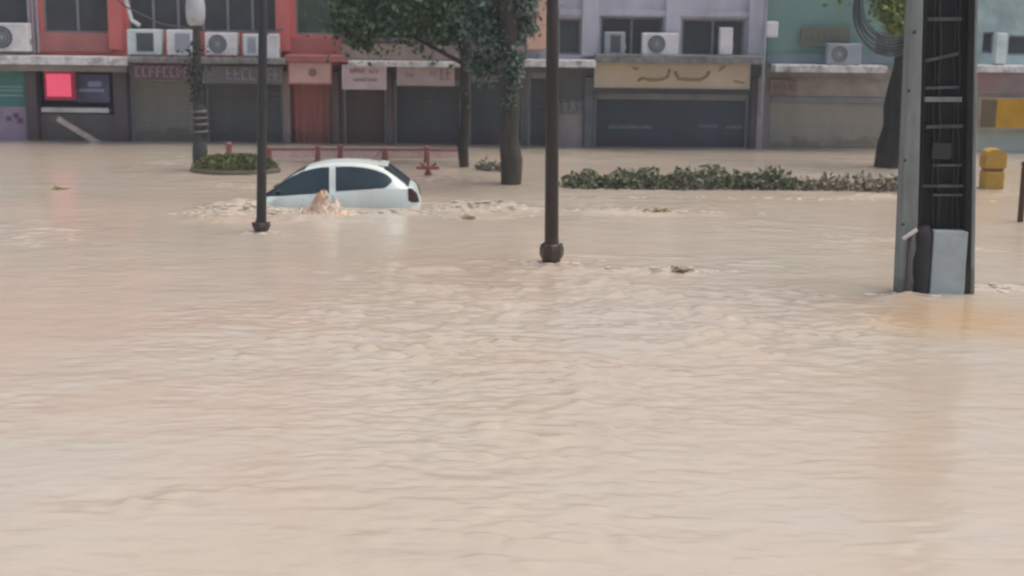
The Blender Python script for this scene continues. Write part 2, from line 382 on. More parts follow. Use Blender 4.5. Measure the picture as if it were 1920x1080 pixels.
# red surrounds (the brighter posts and sill band)
for (a, b, c, d) in [(70, 62, 212, 97), (534, 70, 640, 112)]:
    x0, x1, z0, z1 = RC(a, b, c, d, YF-.1)
    MB().box(x0, x1, YF-.1, YF-.004, z0, z1, .01).build('sill_band', M['dred'], A)
for (a, b) in [(207, 233), (519, 545)]:
    x0, x1 = X_(a, 50), X_(b, 50)
    MB().box(x0, x1, YF-.22, YF-.005, Z_(100), TOP-.1, .015).build('red_post', M['red'], A)
MB().box(X_(-80), X_(68), YF-.06, YF-.004, Z_(104, 0), Z_(88, 0)).build('plinth_band', M['under'], A)
canopy(A, -170, 238, 105, 121, M['ledge'])
x0, x1, z0, z1 = RC(-170, 122, 238, 133, YF-.6); MB().box(x0, x1, YF-.62, YF-.004, z0, z1).build('fascia', M['under'], A)
canopy(A, 238, 534, 108, 119, M['ledge2'])
canopy(A, 534, 652, 104, 116, M['dred'], y0=YF-.7)
shutter(A, og[2][0], og[2][1], GROUND, og[2][3], YF+.2, M['sh1'])
shutter(A, og[3][0], og[3][1], GROUND, og[3][3], YF+.2, M['sh2'])
# red rusty folding door
d = MB(); x0, x1, _, z1 = og[4]; n = 6
for k in range(n):
    xa = x0+(x1-x0)*k/n; xb = x0+(x1-x0)*(k+1)/n
    d.add([(xa, YF+.16, GROUND), ((xa+xb)/2, YF+.10, GROUND), (xb, YF+.16, GROUND), (xa, YF+.16, z1), ((xa+xb)/2, YF+.10, z1), (xb, YF+.16, z1)], [(0,1,4,3), (1,2,5,4)])
tag(d.build('door', M['reddoor'], A), 'rusty red folding door')
for (a, b) in [(50, 72), (215, 241), (371, 383)]: pier(A, a, b, M['mauve'], z1=Z_(134, a))
pier(A, 532, 545, M['parapet'], z1=Z_(134, 540)); pier(A, 623, 637, M['sh3'], z1=Z_(134, 630))
# left bay: teal and lilac roller panel
x0, x1, _, z1 = og[0]
o = MB().box(x0, x1, YF+.12, YF+.2, .88, z1).build('teal_panel', mat('teal_panel', C(58,112,108,K), .5, dirt=C(40,80,82,K), scale=1.5), A)
s_ = MB()
for py in (165, 172, 181): 
    z = Z_(py, 20); s_.box(x0+.05, x1-.12, YF+.105, YF+.118, z, z+.05)
s_.build('stripe', mat('pale_teal_stripe', C(96,142,138,K), .5), o)
o = MB().box(x0, x1, YF+.12, YF+.2, GROUND, .877).build('lilac_panel', mat('lilac_panel', C(136,118,134,K), .6, dirt=C(104,88,104,K), scale=3), A)
s_ = MB()
for k, (px, py) in enumerate([(12, 222), (26, 216), (33, 226)]):
    s_.box(X_(px-5), X_(px+5), YF+.104, YF+.118, Z_(py+6, 20), Z_(py-4, 20))
s_.build('poster_mark', mat('plum_mark', C(96,76,94,K)), o)
# second bay: stall with counter and a leaning board (all inside the shop front)
x0, x1, _, z1 = og[1]
MB().box(x0, x1, YF+.5, YF+.6, GROUND, z1).build('stall_back', M['int'], A)
MB().box(x0, x1, YF+.10, YF+.45, GROUND, Z_(214, 140)).build('counter_front', mat('grey_counter', C(86,82,80,K), .8, dirt=C(70,60,58,K), scale=2), A)
MB().box(X_(76), X_(203), YF+.0, YF+.47, Z_(211, 140), Z_(202, 140), .01).build('counter_top', M['white'], A)

# B: brown building behind the trees
B, ou, og = building('dull brown shophouse with a dusty parapet behind the two middle trees', 638, 984, M['brownwall'],
    [(660, -70, 850, 76), (900, -70, 978, 90)], [(643, 725, 1.62), (738, 866, 1.72), (878, 982, 1.85)], lower_m=M['brownwall'], split=Z_(118, 800))
window(B, *ou[0], mull=3, glass='greenglass'); window(B, *ou[1], mull=1)
x0, x1, z0, z1 = RC(640, 84, 984, 112, YF-.5); MB().box(x0, x1-.01, YF-.5, YF-.38, z0, z1, .01).build('parapet', M['parapet'], B)
canopy(B, 652, 984, 116, 126, M['ledge'], y0=YF-.75)
shutter(B, og[0][0], og[0][1], GROUND, og[0][3], YF+.2, M['sh3'])
shutter(B, og[1][0], og[1][1], GROUND, og[1][3], YF+.2, M['sh4'])
shutter(B, og[2][0], og[2][1], GROUND, og[2][3], YF+.2, M['sh4'])
for (a, b) in [(726, 737), (867, 877)]: pier(B, a, b, M['sh3'], z1=Z_(134, a))

# C: grey building
Cb, ou, og = building('pale grey shophouse with dark square windows and a wide blue-grey shutter', 984, 1432, M['grey'],
    [(1046, 34, 1090, 103), (1126, 32, 1243, 104), (1278, 36, 1396, 106)], [(990, 1032, 1.95), (1046, 1094, 1.25), (1114, 1405, 1.42)],
    lower_m=mat('slate_wall', C(72,76,80,K), .85, dirt=C(88,88,92,K), scale=2, streak=True), split=Z_(116, 1200))
for k, o_ in enumerate(ou): window(Cb, *o_, mull=(0, 1, 1)[k])
for (a, b) in [(1091, 1122), (1247, 1274), (1402, 1430)]:
    MB().box(X_(a, 50), X_(b, 50), YF-.16, YF-.005, Z_(104, a), TOP-.1, .015).build('pilaster', M['grey'], Cb)
MB().box(X_(1046), X_(1400), YF-.08, YF-.006, Z_(30, 1200), Z_(18, 1200), .01).build('lintel_band', M['grey'], Cb)
x0, x1 = X_(988, 50), X_(1026, 50)
MB().box(x0, x1, YF-.3, YF-.005, Z_(92, 1000), TOP-.1, .02).build('orange_post', M['orange'], Cb)
canopy(Cb, 984, 1118, 113, 126, M['ledge']); canopy(Cb, 1118, 1432, 104, 119, M['ledge2'])
shutter(Cb, og[0][0], og[0][1], GROUND, og[0][3], YF+.2, M['sh4'])
sh = shutter(Cb, og[2][0], og[2][1], GROUND, og[2][3], YF+.2, M['sh5'])
s_ = MB()
for (a, b, y) in [(1140, 1222, 238), (1312, 1345, 236), (1360, 1392, 238)]:
    x0, x1, z0, z1 = RC(a, y-3, b, y+3, YF+.18); MB().box(x0, x1, YF+.168, YF+.180, z0, z1, .01).build('worn_writing', mat('faded_blue_grey', C(86,94,104,K), .6, var=.3, scale=12), sh)
x0, x1, _, z1 = og[1]
MB().box(x0, x1, YF+.1, YF+.2, GROUND, z1).build('shop_panel', mat('beige_panel', C(132,124,122,K), .7, dirt=C(104,98,100,K), scale=2), Cb)
pier(Cb, 1033, 1045, M['sh4'], z1=1.9); pier(Cb, 1096, 1112, mat('slate_pier', C(84,86,90,K), .8), z1=1.85)
pier(Cb, 1407, 1418, M['mauve'], z1=1.9); pier(Cb, 1419, 1431, mat('lilac_pier', C(122,116,122,K), .8), z1=1.9)

# D: teal building
D, ou, og = building('teal-rendered shophouse with a white ledge and one wide beige shutter', 1432, 1716, M['teal'],
    [(1640, 60, 1690, 108)], [(1442, 1700, 1.86)], lower_m=M['under'], split=Z_(124, 1550))
window(D, *ou[0], mull=0)
MB().box(X_(1434), X_(1700), YF-.05, YF-.004, Z_(119, 1550), Z_(100, 1550)).build('plinth_band', mat('blue_grey_band', C(92,104,110,K), .8, dirt=C(74,92,94,K), scale=3), D)
canopy(D, 1454, 1664, 123, 136, M['ledge']); 
shutter(D, og[0][0], og[0][1], GROUND, Z_(182, 1550), YF+.2, M['sh6'])
x0, x1, _, z1 = og[0]
o = MB().box(x0, x1, YF+.08, YF+.2, Z_(181, 1550), z1).build('shutter_box', mat('shutter_box', C(124,118,110,K), .7, dirt=C(96,90,84,K), dirt_amt=.8, scale=3), D)
# E: right building
E, ou, og = building('pale teal shophouse glimpsed right of the utility pole', 1716, 2120, M['paleteal'],
    [(1842, 60, 1864, 100), (1890, 66, 1960, 104)], [(1840, 2080, 1.15)], lower_m=mat('cream_wall', C(170,168,152,K), .8, dirt=C(140,144,132,K), scale=2), split=Z_(128, 1870))
for o_ in ou: window(E, *o_, mull=0)
canopy(E, 1780, 2120, 124, 137, M['ledge'])
x0, x1, z0, z1 = RC(1780, 138, 2120, 174, YF-.3)
MB().box(x0, x1, YF-.3, YF-.004, z0, z1).build('fascia', mat('mauve_fascia', C(112,100,108,K), .8, dirt=C(130,84,84,K), scale=3), E)
x0, x1, _, z1 = og[0]
MB().box(x0, x1, YF+.1, YF+.2, GROUND, z1).build('shop_panel', mat('greenish_cream', C(158,164,148,K), .7, dirt=C(134,148,140,K), scale=2), E)

# ------------------------------------------------------------------ signs on the shop fronts
def strokes(root, inkm, x0, x1, z0, z1, y, n, seed, t=.018, dens=4):
    r = random.Random(seed); w = (x1-x0)/n; h = z1-z0
    for k in range(n):
        b = MB(); a = x0+k*w+w*.12; c = x0+(k+1)*w-w*.12
        b.box(a, a+t+.001, y-.012, y, z0, z1)
        for q in range(dens-2):
            zz = z0+h*r.choice([0, .45, .88]); b.box(a+t, c, y-.010-.001*q, y, zz, zz+t)
        b.build('letter', inkm, root)
def sign(label, px0, py0, px1, py1, m, y, rows, inkm, fr=None, name='shop_sign', depth=.08):
    x0, x1, z0, z1 = RC(px0, py0, px1, py1, y)
    root = thing(name, label, 'sign', ((x0+x1)/2, y, z0))
    MB().box(x0, x1, y, y+depth, z0, z1, .01).build('board', m, root)
    if fr:
        f = MB(); t = .035
        f.box(x0-t, x1+t, y-.015, y+.03, z0-t, z0-.001); f.box(x0-t, x1+t, y-.015, y+.03, z1+.001, z1+t)
        f.box(x0-t, x0-.001, y-.015, y+.03, z0, z1); f.box(x1+.001, x1+t, y-.015, y+.03, z0, z1)
        f.build('frame', fr, root)
    for (a, c, d, e, n, seed, t) in rows:
        xa, xb, za, zb = RC(a, c, d, e, y); strokes(root, inkm, xa, xb, za, zb, y-.002, n, seed, t)
    return root
SY = YF-.66
sign('dark maroon shop sign with pinkish letters above the light grey shutter', 243, 121, 362, 150, mat('maroon_board', C(80,64,68,K), .7, dirt=C(66,52,56,K), scale=4), SY,
     [(252, 125, 356, 145, 8, 3, .045)], mat('pink_letters', C(118,94,98,K), .7, var=.2, scale=9))
sign('long dark grey sign with a lilac-grey panel above the charcoal shutter', 380, 124, 530, 157, mat('dark_grey_board', C(82,80,80,K), .7), SY,
     [(422, 128, 480, 150, 4, 8, .05), (500, 128, 524, 152, 2, 9, .05)], mat('lilac_grey_ink', C(106,100,104,K), .7, var=.2, scale=9))
s = sign('square pinkish beige sign with a small brown emblem above the red door', 542, 118, 620, 156, mat('pink_beige_board', C(160,124,116,K), .7, dirt=C(148,136,122,K), scale=2.5), SY+.05, [], None, fr=M['dred'])
x, z = PX(586, 136, SY+.05); b = MB(); b.lathe(0, 0, [(.09, 0), (.11, .006), (.09, .014)], 20); b.lathe(0, 0, [(.035, .0145), (.05, .018), (.03, .022)], 12)
o = b.build('emblem', mat('brown_emblem', C(112,84,80,K)), s); o.parent = s; o.matrix_parent_inverse = Matrix.Identity(4)
o.location = Vector((x, SY+.048, z))-s.location; o.rotation_euler = (math.pi/2, 0, 0)
sign('white sign with two rows of brownish purple writing above the brown shutter', 644, 124, 722, 165, mat('pink_white_board', C(160,142,144,K), .7, dirt=C(142,126,122,K), scale=3), SY+.1,
     [(656, 129, 684, 137, 5, 21, .022), (692, 129, 712, 137, 3, 23, .022), (662, 147, 708, 152, 8, 22, .022)], mat('purple_ink', C(108,88,96,K)), fr=mat('white_sign_frame', C(176,158,156,K)))
sign('faded pinkish grey sign with a brown mark at its right end, above the slate shutter', 744, 125, 852, 161, mat('faded_pink_board', C(138,122,122,K), .7, dirt=C(120,110,112,K), scale=3), SY+.1,
     [(760, 137, 778, 143, 2, 31, .02), (806, 135, 820, 142, 2, 33, .02), (824, 128, 846, 150, 2, 32, .05)], mat('brown_ink', C(112,96,90,K)))
s = sign('long yellowish beige sign with brown curved writing above the wide blue-grey shutter', 1117, 120, 1404, 163, mat('yellow_beige_board', C(146,134,116,K), .7, dirt=C(148,130,96,K), dirt_amt=.9, scale=1.2), SY, [], None,
     fr=mat('grey_sign_frame', C(140,134,128,K)))
b = MB()
for pts in [[(1196, 152), (1204, 146), (1218, 150), (1240, 149), (1252, 144), (1256, 130)], [(1266, 134), (1272, 148), (1290, 149), (1312, 150), (1324, 144), (1330, 134)],
            [(1186, 126), (1192, 130), (1197, 127)], [(1348, 133), (1354, 128), (1360, 124)], [(1376, 152), (1386, 154), (1396, 156)]]:
    P = [PX(a, c, SY-.002) for a, c in pts]; Q = []
    for i in range(len(P)-1):
        for t in (0, .33, .66): Q.append(((P[i][0]*(1-t)+P[i+1][0]*t), SY-.006, P[i][1]*(1-t)+P[i+1][1]*t))
    Q.append((P[-1][0], SY-.006, P[-1][1])); MB().tube(Q, .034 if len(pts) > 3 else .022, 8).build('brush_stroke', mat('brown_writing', C(112,90,66,K), .7), s, True)
sign('dull brown sign under the left end of the white ledge over the beige shutter', 1444, 150, 1494, 174, mat('brown_tin', C(108,92,88,K), .7, dirt=C(86,72,70,K), scale=3), YF-.2,
     [(1450, 156, 1488, 168, 4, 44, .03)], mat('rust_ink', C(84,66,64,K)))
sign('dark olive brown sign hanging on the teal wall', 1502, 50, 1594, 86, mat('olive_board', C(84,84,72,K), .7, dirt=C(70,82,74,K), scale=2), YF-.16, [(1512, 62, 1586, 74, 6, 45, .02)], mat('olive_ink', C(98,98,88,K)))
gold = sign('golden yellow shop sign with a dark left end at the right edge', 1838, 186, 2000, 240, mat('golden_board', C(160,124,30,K,1.05), .6, dirt=C(128,100,34,K,1.0), scale=1.5), YF-.2, [], None, fr=mat('beige_frame', C(150,134,124,K)))
x0, x1, z0, z1 = RC(1838, 187, 1868, 239, YF-.21)
MB().box(x0, x1, YF-.215, YF-.204, z0, z1).build('dark_end', mat('dark_olive_brown', C(92,80,56,K), .6), gold)
# pink-red lit sign and the blue banner in the stall
x0, x1, z0, z1 = RC(82, 132, 142, 188, YF-.3)
root = thing('lit_sign', 'glowing pink-red square sign hanging in the stall at the left', 'sign', ((x0+x1)/2, YF-.3, z0))
MB().box(x0, x1, YF-.3, YF-.2, z0, z1, .04).build('housing', mat('crimson_plastic', C(170,50,80,1.4), .4), root)
lm = bpy.data.materials.new('pink_light'); lm.use_nodes = True; pb = lm.node_tree.nodes['Principled BSDF']
pb.inputs['Base Color'].default_value = (.6, .1, .16, 1); pb.inputs['Emission Color'].default_value = (1, .10, .19, 1); pb.inputs['Emission Strength'].default_value = .55
MB().box(x0+.08, x1-.12, YF-.325, YF-.302, z0+.1, z1-.09, .02).build('light_panel', lm, root)
hb = MB(); hb.tube([((x0+x1)/2, YF-.25, z1-.02), ((x0+x1)/2, YF-.25, z1+.22)], .02); hb.build('hanger', M['dgrey'], root)
x0, x1, z0, z1 = RC(144, 140, 205, 192, YF-.05)
root = thing('banner', 'blue fabric banner with pale bands hanging behind the pink sign', 'banner', ((x0+x1)/2, YF-.05, z0))
MB().box(x0, x1, YF-.05, YF-.03, z0, z1).build('cloth', mat('navy_cloth', C(70,74,98,K), .9, dirt=C(58,58,80,K), scale=3), root)
b = MB(); b.box(x0+.05, x1-.14, YF-.062, YF-.052, z0+.28, z0+.36); b.box(x0+.3, x1-.2, YF-.062, YF-.052, z0+.42, z0+.56); b.build('pale_band', mat('pale_blue', C(110,116,144,K), .8), root)
# leaning pale plank in front of the stall
x0, z0 = PX(108, 222, YF-.25); x1, z1 = PX(190, 272, YF-.25)
dv = Vector((x1-x0, 0, z1-z0)).normalized(); nv = Vector((-dv.z, 0, dv.x))*.07
vs = []
for yy in (YF-.28, YF-.22):
    for p, s2 in (((x0, z0), -1), ((x1, z1), -1), ((x1, z1), 1), ((x0, z0), 1)): vs.append((p[0]+nv.x*s2, yy, p[1]+nv.z*s2))
o = MB().add(vs, [(0,1,2,3), (7,6,5,4), (0,4,5,1), (1,5,6,2), (2,6,7,3), (3,7,4,0)]).build('plank', mat('pale_timber', C(150,138,128,K), .8, var=.2, scale=8))
tag(o, 'pale plank slanting down into the water in front of the stall', 'plank')
# patterned poster on the grey building
x0, x1, z0, z1 = RC(1048, 166, 1092, 214, YF+.06)
root = thing('poster', 'grey patterned poster on the narrow panel right of the central lamp post', 'poster', ((x0+x1)/2, YF+.06, z0))
MB().box(x0, x1, YF+.05, YF+.09, z0, z1).build('sheet', mat('grey_poster', C(100,106,106,K), .7, var=.3, scale=7), root)
b = MB(); r = random.Random(5)
for k in range(26):
    cx = x0+.06+r.random()*(x1-x0-.12); cz = z0+.04+r.random()*(z1-z0-.1); w = .02+.04*r.random()
    b.box(cx-w, cx+w, YF+.038+.0004*k, YF+.0485, cz-.012, cz+.02)
for k in range(3): b.box(x0+.05+k*.2, x0+.08+k*.2, YF+.037, YF+.0485, z0+.04, z1-.05)
b.box(x0+.05, x1-.05, YF+.036, YF+.0485, (z0+z1)/2, (z0+z1)/2+.03)
b.build('print', mat('dark_print', C(76,80,84,K)), root)

# ------------------------------------------------------------------ air conditioners
def ac(label, px0, py0, px1, py1, m, fan=True, fanx=None, y=YF-.62, front=None):
    x0, x1, z0, z1 = RC(px0, py0, px1, py1, y)
    root = thing('air_conditioner', label, 'air conditioner', ((x0+x1)/2, y, z0-.04), 'outdoor air conditioner units on the shop canopies')
    w = x1-x0; h = z1-z0
    MB().box(x0, x1, y, y+.34, z0, z1, .025).build('casing', M[m], root)
    f = MB(); f.box(x0+.05, x0+.11, y+.02, y+.32, z0-.06, z0-.002); f.box(x1-.11, x1-.05, y+.02, y+.32, z0-.06, z0-.002); f.build('foot', M['dgrey'], root)
    if fan:
        cx = x0+w*(fanx or .42); cz = (z0+z1)/2; R = min(h, w)*.40
        b = MB(); n = 28; vs = [(cx, y-.004, cz)]+[(cx+R*math.cos(2*math.pi*k/n), y-.004, cz+R*math.sin(2*math.pi*k/n)) for k in range(n)]
        b.add(vs, [(0, 1+(k+1) % n, 1+k) for k in range(n)]); fo = b.build('fan_opening', M['dgrey'], root)
        b = MB()
        for q in (1.0, .72, .45):
            P = [(cx+R*q*math.cos(2*math.pi*k/24), y-.016, cz+R*q*math.sin(2*math.pi*k/24)) for k in range(25)]; b.tube(P, .011, 6, False)
        for k in range(8):
            t = math.pi*k/8; b.tube([(cx-R*math.cos(t), y-.018, cz-R*math.sin(t)), (cx+R*math.cos(t), y-.018, cz+R*math.sin(t))], .006, 5)
        b.lathe(0, 0, [(0.001, 0), (.001, .001)], 3)
        b.v = b.v[:-6]; b.f = [q for q in b.f if max(q) < len(b.v)]
        b.build('fan_grille', M['mgrey'], fo)
        b = MB()
        nn = 16; rr = R*.24; vs = [(cx, y-.028, cz)]+[(cx+rr*math.cos(2*math.pi*k/nn), y-.022, cz+rr*math.sin(2*math.pi*k/nn)) for k in range(nn)]
        b.add(vs, [(0, 1+(k+1) % nn, 1+k) for k in range(nn)]); b.build('fan_hub', M['mgrey'], fo)
    if front:
        MB().box(x0+w*.28, x1-w*.22, y-.014, y-.002, z0+h*.14, z1-h*.14, .01).build('front_grille', M[front], root)
    b = MB(); zz = z0+h*.25; b.box(x1-.002, x1+.03, y+.12, y+.24, zz, zz+.14, .008); b.build('valve_cover', M['mgrey'], root)
    return root
ac('big white air conditioner with a dark fan hole at the far left edge', -60, 43, 52, 96, 'white', fanx=.56)
ac('mint-tinted air conditioner beside the left red post', 238, 55, 302, 103, 'mint', fan=False, front='dgrey')
ac('white air conditioner with a grey square front left of the white lamp', 312, 56, 369, 104, 'white', fan=False, front='mgrey')
ac('white air conditioner with a round fan right of the white lamp', 384, 61, 444, 104, 'white', fanx=.4)
ac('small lilac-white air conditioner left of the thin left lamp post', 455, 64, 487, 105, 'mint', fan=False, front='mgrey')
ac('narrow bright white air conditioner right of the thin left lamp post', 497, 64, 522, 110, 'white', fan=False)
ac('dim grey air conditioner standing at the left of the middle grey window', 1134, 60, 1172, 104, 'mgrey', fan=False, front='dgrey')
ac('bright white air conditioner with a round fan between the two grey windows', 1204, 62, 1272, 103, 'white', fanx=.4)
ac('tall narrow white air conditioner before the right grey window', 1350, 52, 1374, 103, 'white', fan=False)
ac('greyish white air conditioner on the white ledge of the teal building', 1552, 82, 1615, 121, 'mgrey', fanx=.35)
ac('pale narrow air conditioner at the right edge of the picture', 1868, 62, 1888, 120, 'mint', fan=False)

# wall lantern on the teal building, grey pipes, cables
x0, x1, z0, z1 = RC(1436, 40, 1459, 70, YF-.25)
root = thing('wall_lamp', 'small white box lamp on the corner of the teal building', 'lamp', ((x0+x1)/2, YF-.1, z0))
MB().box(x0, x1, YF-.28, YF-.08, z0, z1, .04).build('lamp_housing', M['white'], root)
MB().box(x0+.09, x1-.09, YF-.079, YF-.004, z0+.1, z1-.1).build('bracket', M['dgrey'], root)
b = MB(); 
for px in (57, 64, 72): b.tube([(X_(px, 50), YF-.09, Z_(98, px)), (X_(px, 50), YF-.09, TOP-.2)], .035, 8)
tag(b.build('drain_pipes', M['mgrey']), 'three grey vertical pipes left of the dark upper window of the red building', 'pipes')
b = MB()
P = [(236, 12, 0), (300, 44, 0), (370, 56, 0), (440, 60, 0), (530, 56, 0)]
Q = [(X_(px, 50, YF-.5), YF-.5, Z_(py, px, YF-.5)) for px, py, _ in P]; Q = [(Q[0][0]-1.2, YF-.5, Q[0][2]+1.1)]+Q
b.tube(Q, .022, 6); tag(b.build('cable', M['dgrey']), 'dark cable sagging above the air conditioners of the red building', 'cable')
b = MB(); Q = [PX(*p, YF-.35) for p in ((226, -30), (240, 14), (247, 38), (262, 48))]
b.tube([(q[0], YF-.35, q[1]) for q in Q], .05, 8); tag(b.build('drain_hose', M['white']), 'whitish bent hose beside the left red post', 'hose')
b = MB(); x, z = PX(1434, 60, YF-.3); b.tube([(x, YF-.3, .9), (x, YF-.3, TOP-.3)], .045, 8)
tag(b.build('drain_pipe', M['mgrey']), 'grey downpipe where the grey and teal buildings meet', 'pipe')

# ------------------------------------------------------------------ foliage
def leaves(b, cx, cy, cz, rx, ry, rz, n, size, r, clump=26, shape=1.0):
    per = max(1, int(n*.8)//clump)
    for c in range(int(n*.2)):      # stray leaves on the thin outer twigs
        u = Vector((r.gauss(0, .5), r.gauss(0, .5), r.gauss(0, .55))); p = Vector((cx+u.x*rx*1.15, cy+u.y*ry, cz+u.z*rz*1.15))
        t = Vector((r.gauss(0, 1), r.gauss(0, 1), r.gauss(-.6, .8))).normalized(); s2 = t.cross(Vector((r.gauss(0, 1), r.gauss(0, 1), r.gauss(0, 1)))).normalized(); L = size*r.uniform(.5, 1.5)
        b.add([p, p+t*L*.45+s2*L*.3, p+t*L, p+t*L*.45-s2*L*.3], [(0, 1, 2, 3)])
    for c in range(clump):
        while True:
            u = Vector((r.uniform(-1, 1), r.uniform(-1, 1), r.uniform(-1, 1)))
            if .25 < u.length < 1: break
        c0 = Vector((cx+u.x*rx*.85, cy+u.y*ry*.85, cz+u.z*rz*.85)); cr = r.uniform(.12, .42)*min(max(rx, rz), 1.6)
        for k in range(per):
            d = Vector((r.gauss(0, 1), r.gauss(0, 1), r.gauss(0, .8)))*cr*.62
            p = c0+d
            t = Vector((r.gauss(0, 1), r.gauss(0, 1), r.gauss(-.4, .8))).normalized()
            s2 = t.cross(Vector((r.gauss(0, 1), r.gauss(0, 1), r.gauss(0, 1)))).normalized()
            L = size*r.uniform(.6, 1.4); wd = L*.32*shape
            b.add([p, p+t*L*.45+s2*wd, p+t*L, p+t*L*.45-s2*wd], [(0, 1, 2, 3)])
def tree(name, label, px, pyb, w0, top_px, top_py, w1, crowns, leafm, barkm, n, size, seed, vine=None):
    r = random.Random(seed); x, y = GX(px, pyb)
    root = thing(name, label, 'tree', (x, y, GROUND))
    tx, tz = PX(top_px, top_py, y)
    b = MB(); P = []; Rr = []
    H = 5.6
    for k in range(15):
        t = k/14; z = GROUND+(H-GROUND)*t
        s2 = z/tz if tz else 0
        xx = x+(tx-x)*s2+.03*math.sin(k*1.9+seed)
        P.append((xx, y+.03*math.cos(k*1.3), z)); q = max(0, min(1, z/tz)); Rr.append((w0*(1-q)+w1*q)*(1+.06*math.sin(k*2.7))*(1 if z < tz else max(.4, 1-(z-tz)*.25)))
    b.tube(P, Rr, 14)
    for (cx_, cz_, rx, ry, rz, fr, dy) in crowns:    # limbs to the crowns
        c0 = Vector((PX(cx_, cz_, y)[0], y+dy, PX(cx_, cz_, y)[1])); st = Vector(P[min(14, max(5, int(14*(c0.z-.6-GROUND)/(H-GROUND))))])
        mid = (st+c0)/2+Vector((0, 0, .25)); b.tube([st, mid, c0], [w1*.55, w1*.35, w1*.15], 7)
        for q in range(5):
            e2 = c0+Vector((r.uniform(-rx, rx), r.uniform(-ry, ry), r.uniform(-rz, rz)))*.8
            b.tube([mid, (mid+e2)/2+Vector((0, 0, .1)), e2], [w1*.2, w1*.12, .008], 5)
    b.build('trunk', barkm, root, True)
    b = MB()
    for (cx_, cz_, rx, ry, rz, fr, dy) in crowns:
        c0 = PX(cx_, cz_, y); leaves(b, c0[0], y+dy, c0[1], rx, ry, rz, int(n*fr), size, r, clump=max(8, int(34*fr)))
    b.build('crown', leafm, root)
    if vine:
        b = MB()
        for (vx, vy, ra, nn) in vine:
            c0 = PX(vx, vy, y-.25); leaves(b, c0[0], y-.25, c0[1], ra, .18, ra*1.3, nn, size*.8, r, clump=6)
        b.build('hanging_foliage', leafm, root)
    return root
tree('shade_tree', 'slim dark-trunked tree whose green crown hides the upper windows of the brown building', 869, 312, .12, 874, 60, .10,
     [(700, 5, 1.0, .8, .75, .75, .5), (790, 5, 1.0, .8, .75, .8, .4), (680, 62, .45, .5, .30, .22, .6), (850, -20, .9, .8, 1.0, .8, .3), (745, -110, 1.5, 1.2, 1.2, .7, .5),
      (840, 55, .35, .3, .3, .25, .2), (640, 25, .28, .3, .45, .18, .5)], M['leafd'], M['bark'], 8000, .125, 5)
tree('shade_tree', 'thick grey-brown trunk tree with hanging grey-green foliage left of the central lamp post', 958, 345, .225, 952, 80, .19,
     [(905, 30, .42, .4, .6, .42, .35), (985, 20, .26, .4, .6, .22, .3), (940, -100, 1.2, 1.0, .85, 1, 0), (905, 120, .26, .25, .42, .26, .1), (925, 90, .30, .2, .35, .10, -.25), (962, 130, .16, .2, .4, .10, -.3)],
     M['leafg'], M['bark2'], 5200, .12, 9, vine=[(962, 150, .16, 120), (950, 190, .12, 50)])
tree('leaning_tree', 'wide dark leaning trunk just left of the utility pole, with yellow-green leaves above', 1670, 312, .40, 1700, 95, .27,
     [(1668, 20, .42, .5, .38, .55, -.5), (1640, -60, .9, .8, .7, .8, 0), (1720, -40, .8, .8, .7, .5, 0)], M['leafy'], mat('sooty_bark', C(50,50,47,1.0), .9, bump=1.0, scale=9, streak=True, var=.3), 4200, .13, 13)

def hedge(name, label, pa, pb, pyb, hgt, dep, leafm, n, seed, cat='hedge', size=.10):
    r = random.Random(seed); b = MB()
    (xa, ya), (xb, yb) = GX(pa, pyb), GX(pb, pyb+4)
    ya += dep*.5; yb += dep*.5
    root = thing(name, label, cat, ((xa+xb)/2, (ya+yb)/2, GROUND))
    ph = [r.uniform(0, 6) for _ in range(6)]
    prof = lambda t: (1+.26*math.sin(t*21+ph[0])+.24*math.sin(t*47+ph[1])+.14*math.sin(t*9+ph[2])+.12*math.sin(t*97+ph[3]))*min(1, .45+5*t)
    for k in range(n):
        t = r.random(); h = hgt*prof(t); v = r.uniform(-.35, 1)
        rad = dep*.5*(1-max(0, v)**3*.6)*(1+.15*math.sin(t*33+v*5+ph[3])); an = r.uniform(0, 2*math.pi); q = rad*r.uniform(.65, 1.05)
        p = Vector((xa+(xb-xa)*t+math.cos(an)*.12, ya+(yb-ya)*t+math.sin(an)*q, v*h))
        if math.sin(t*61+ph[4])*math.sin(v*9+t*30+ph[5]) > .40 and r.random() < .8: continue
        tt = Vector((r.gauss(0, 1), r.gauss(-.4, 1), r.gauss(.5, .9))).normalized(); s2 = tt.cross(Vector((r.gauss(0, 1), r.gauss(0, 1), r.gauss(0, 1)))).normalized()
        L = size*r.uniform(.6, 1.5)
        b.add([p, p+tt*L*.45+s2*L*.3, p+tt*L, p+tt*L*.45-s2*L*.3], [(0, 1, 2, 3)])
    b.build('foliage', leafm, root)
    b = MB()
    m = max(3, int(abs(xb-xa)/.35))
    for k in range(m):
        t = (k+.5)/m; x = xa+(xb-xa)*t; y = ya+(yb-ya)*t
        for q in range(3):
            b.tube([(x+r.uniform(-.1, .1), y+r.uniform(-.08, .08), GROUND), (x+r.uniform(-.12, .12), y+r.uniform(-.1, .1), -.1), (x+r.uniform(-.2, .2), y+r.uniform(-.15, .15), hgt*.8)], [.02, .015, .006], 5)
    b.build('stems', M['bark'], root)
    return root
hedge('hedge', 'low grey-green hedge standing out of the water behind the central lamp post', 1062, 1500, 354, .30, .75, M['leafh'], 6000, 3)
hedge('hedge', 'sparse muddy brown end of the hedge between the green hedge and the utility pole', 1498, 1700, 358, .25, .6, M['leafb'], 1700, 4)
x, y = GX(803, 328)
root = thing('trestle', 'rusty red crossed trestle sticking out of the water just behind the rear of the car', 'trestle', (x, y, GROUND))
tm = mat('rusty_red_board', C(150,84,70,1.3), .75, dirt=C(96,66,52,1.3), scale=6)
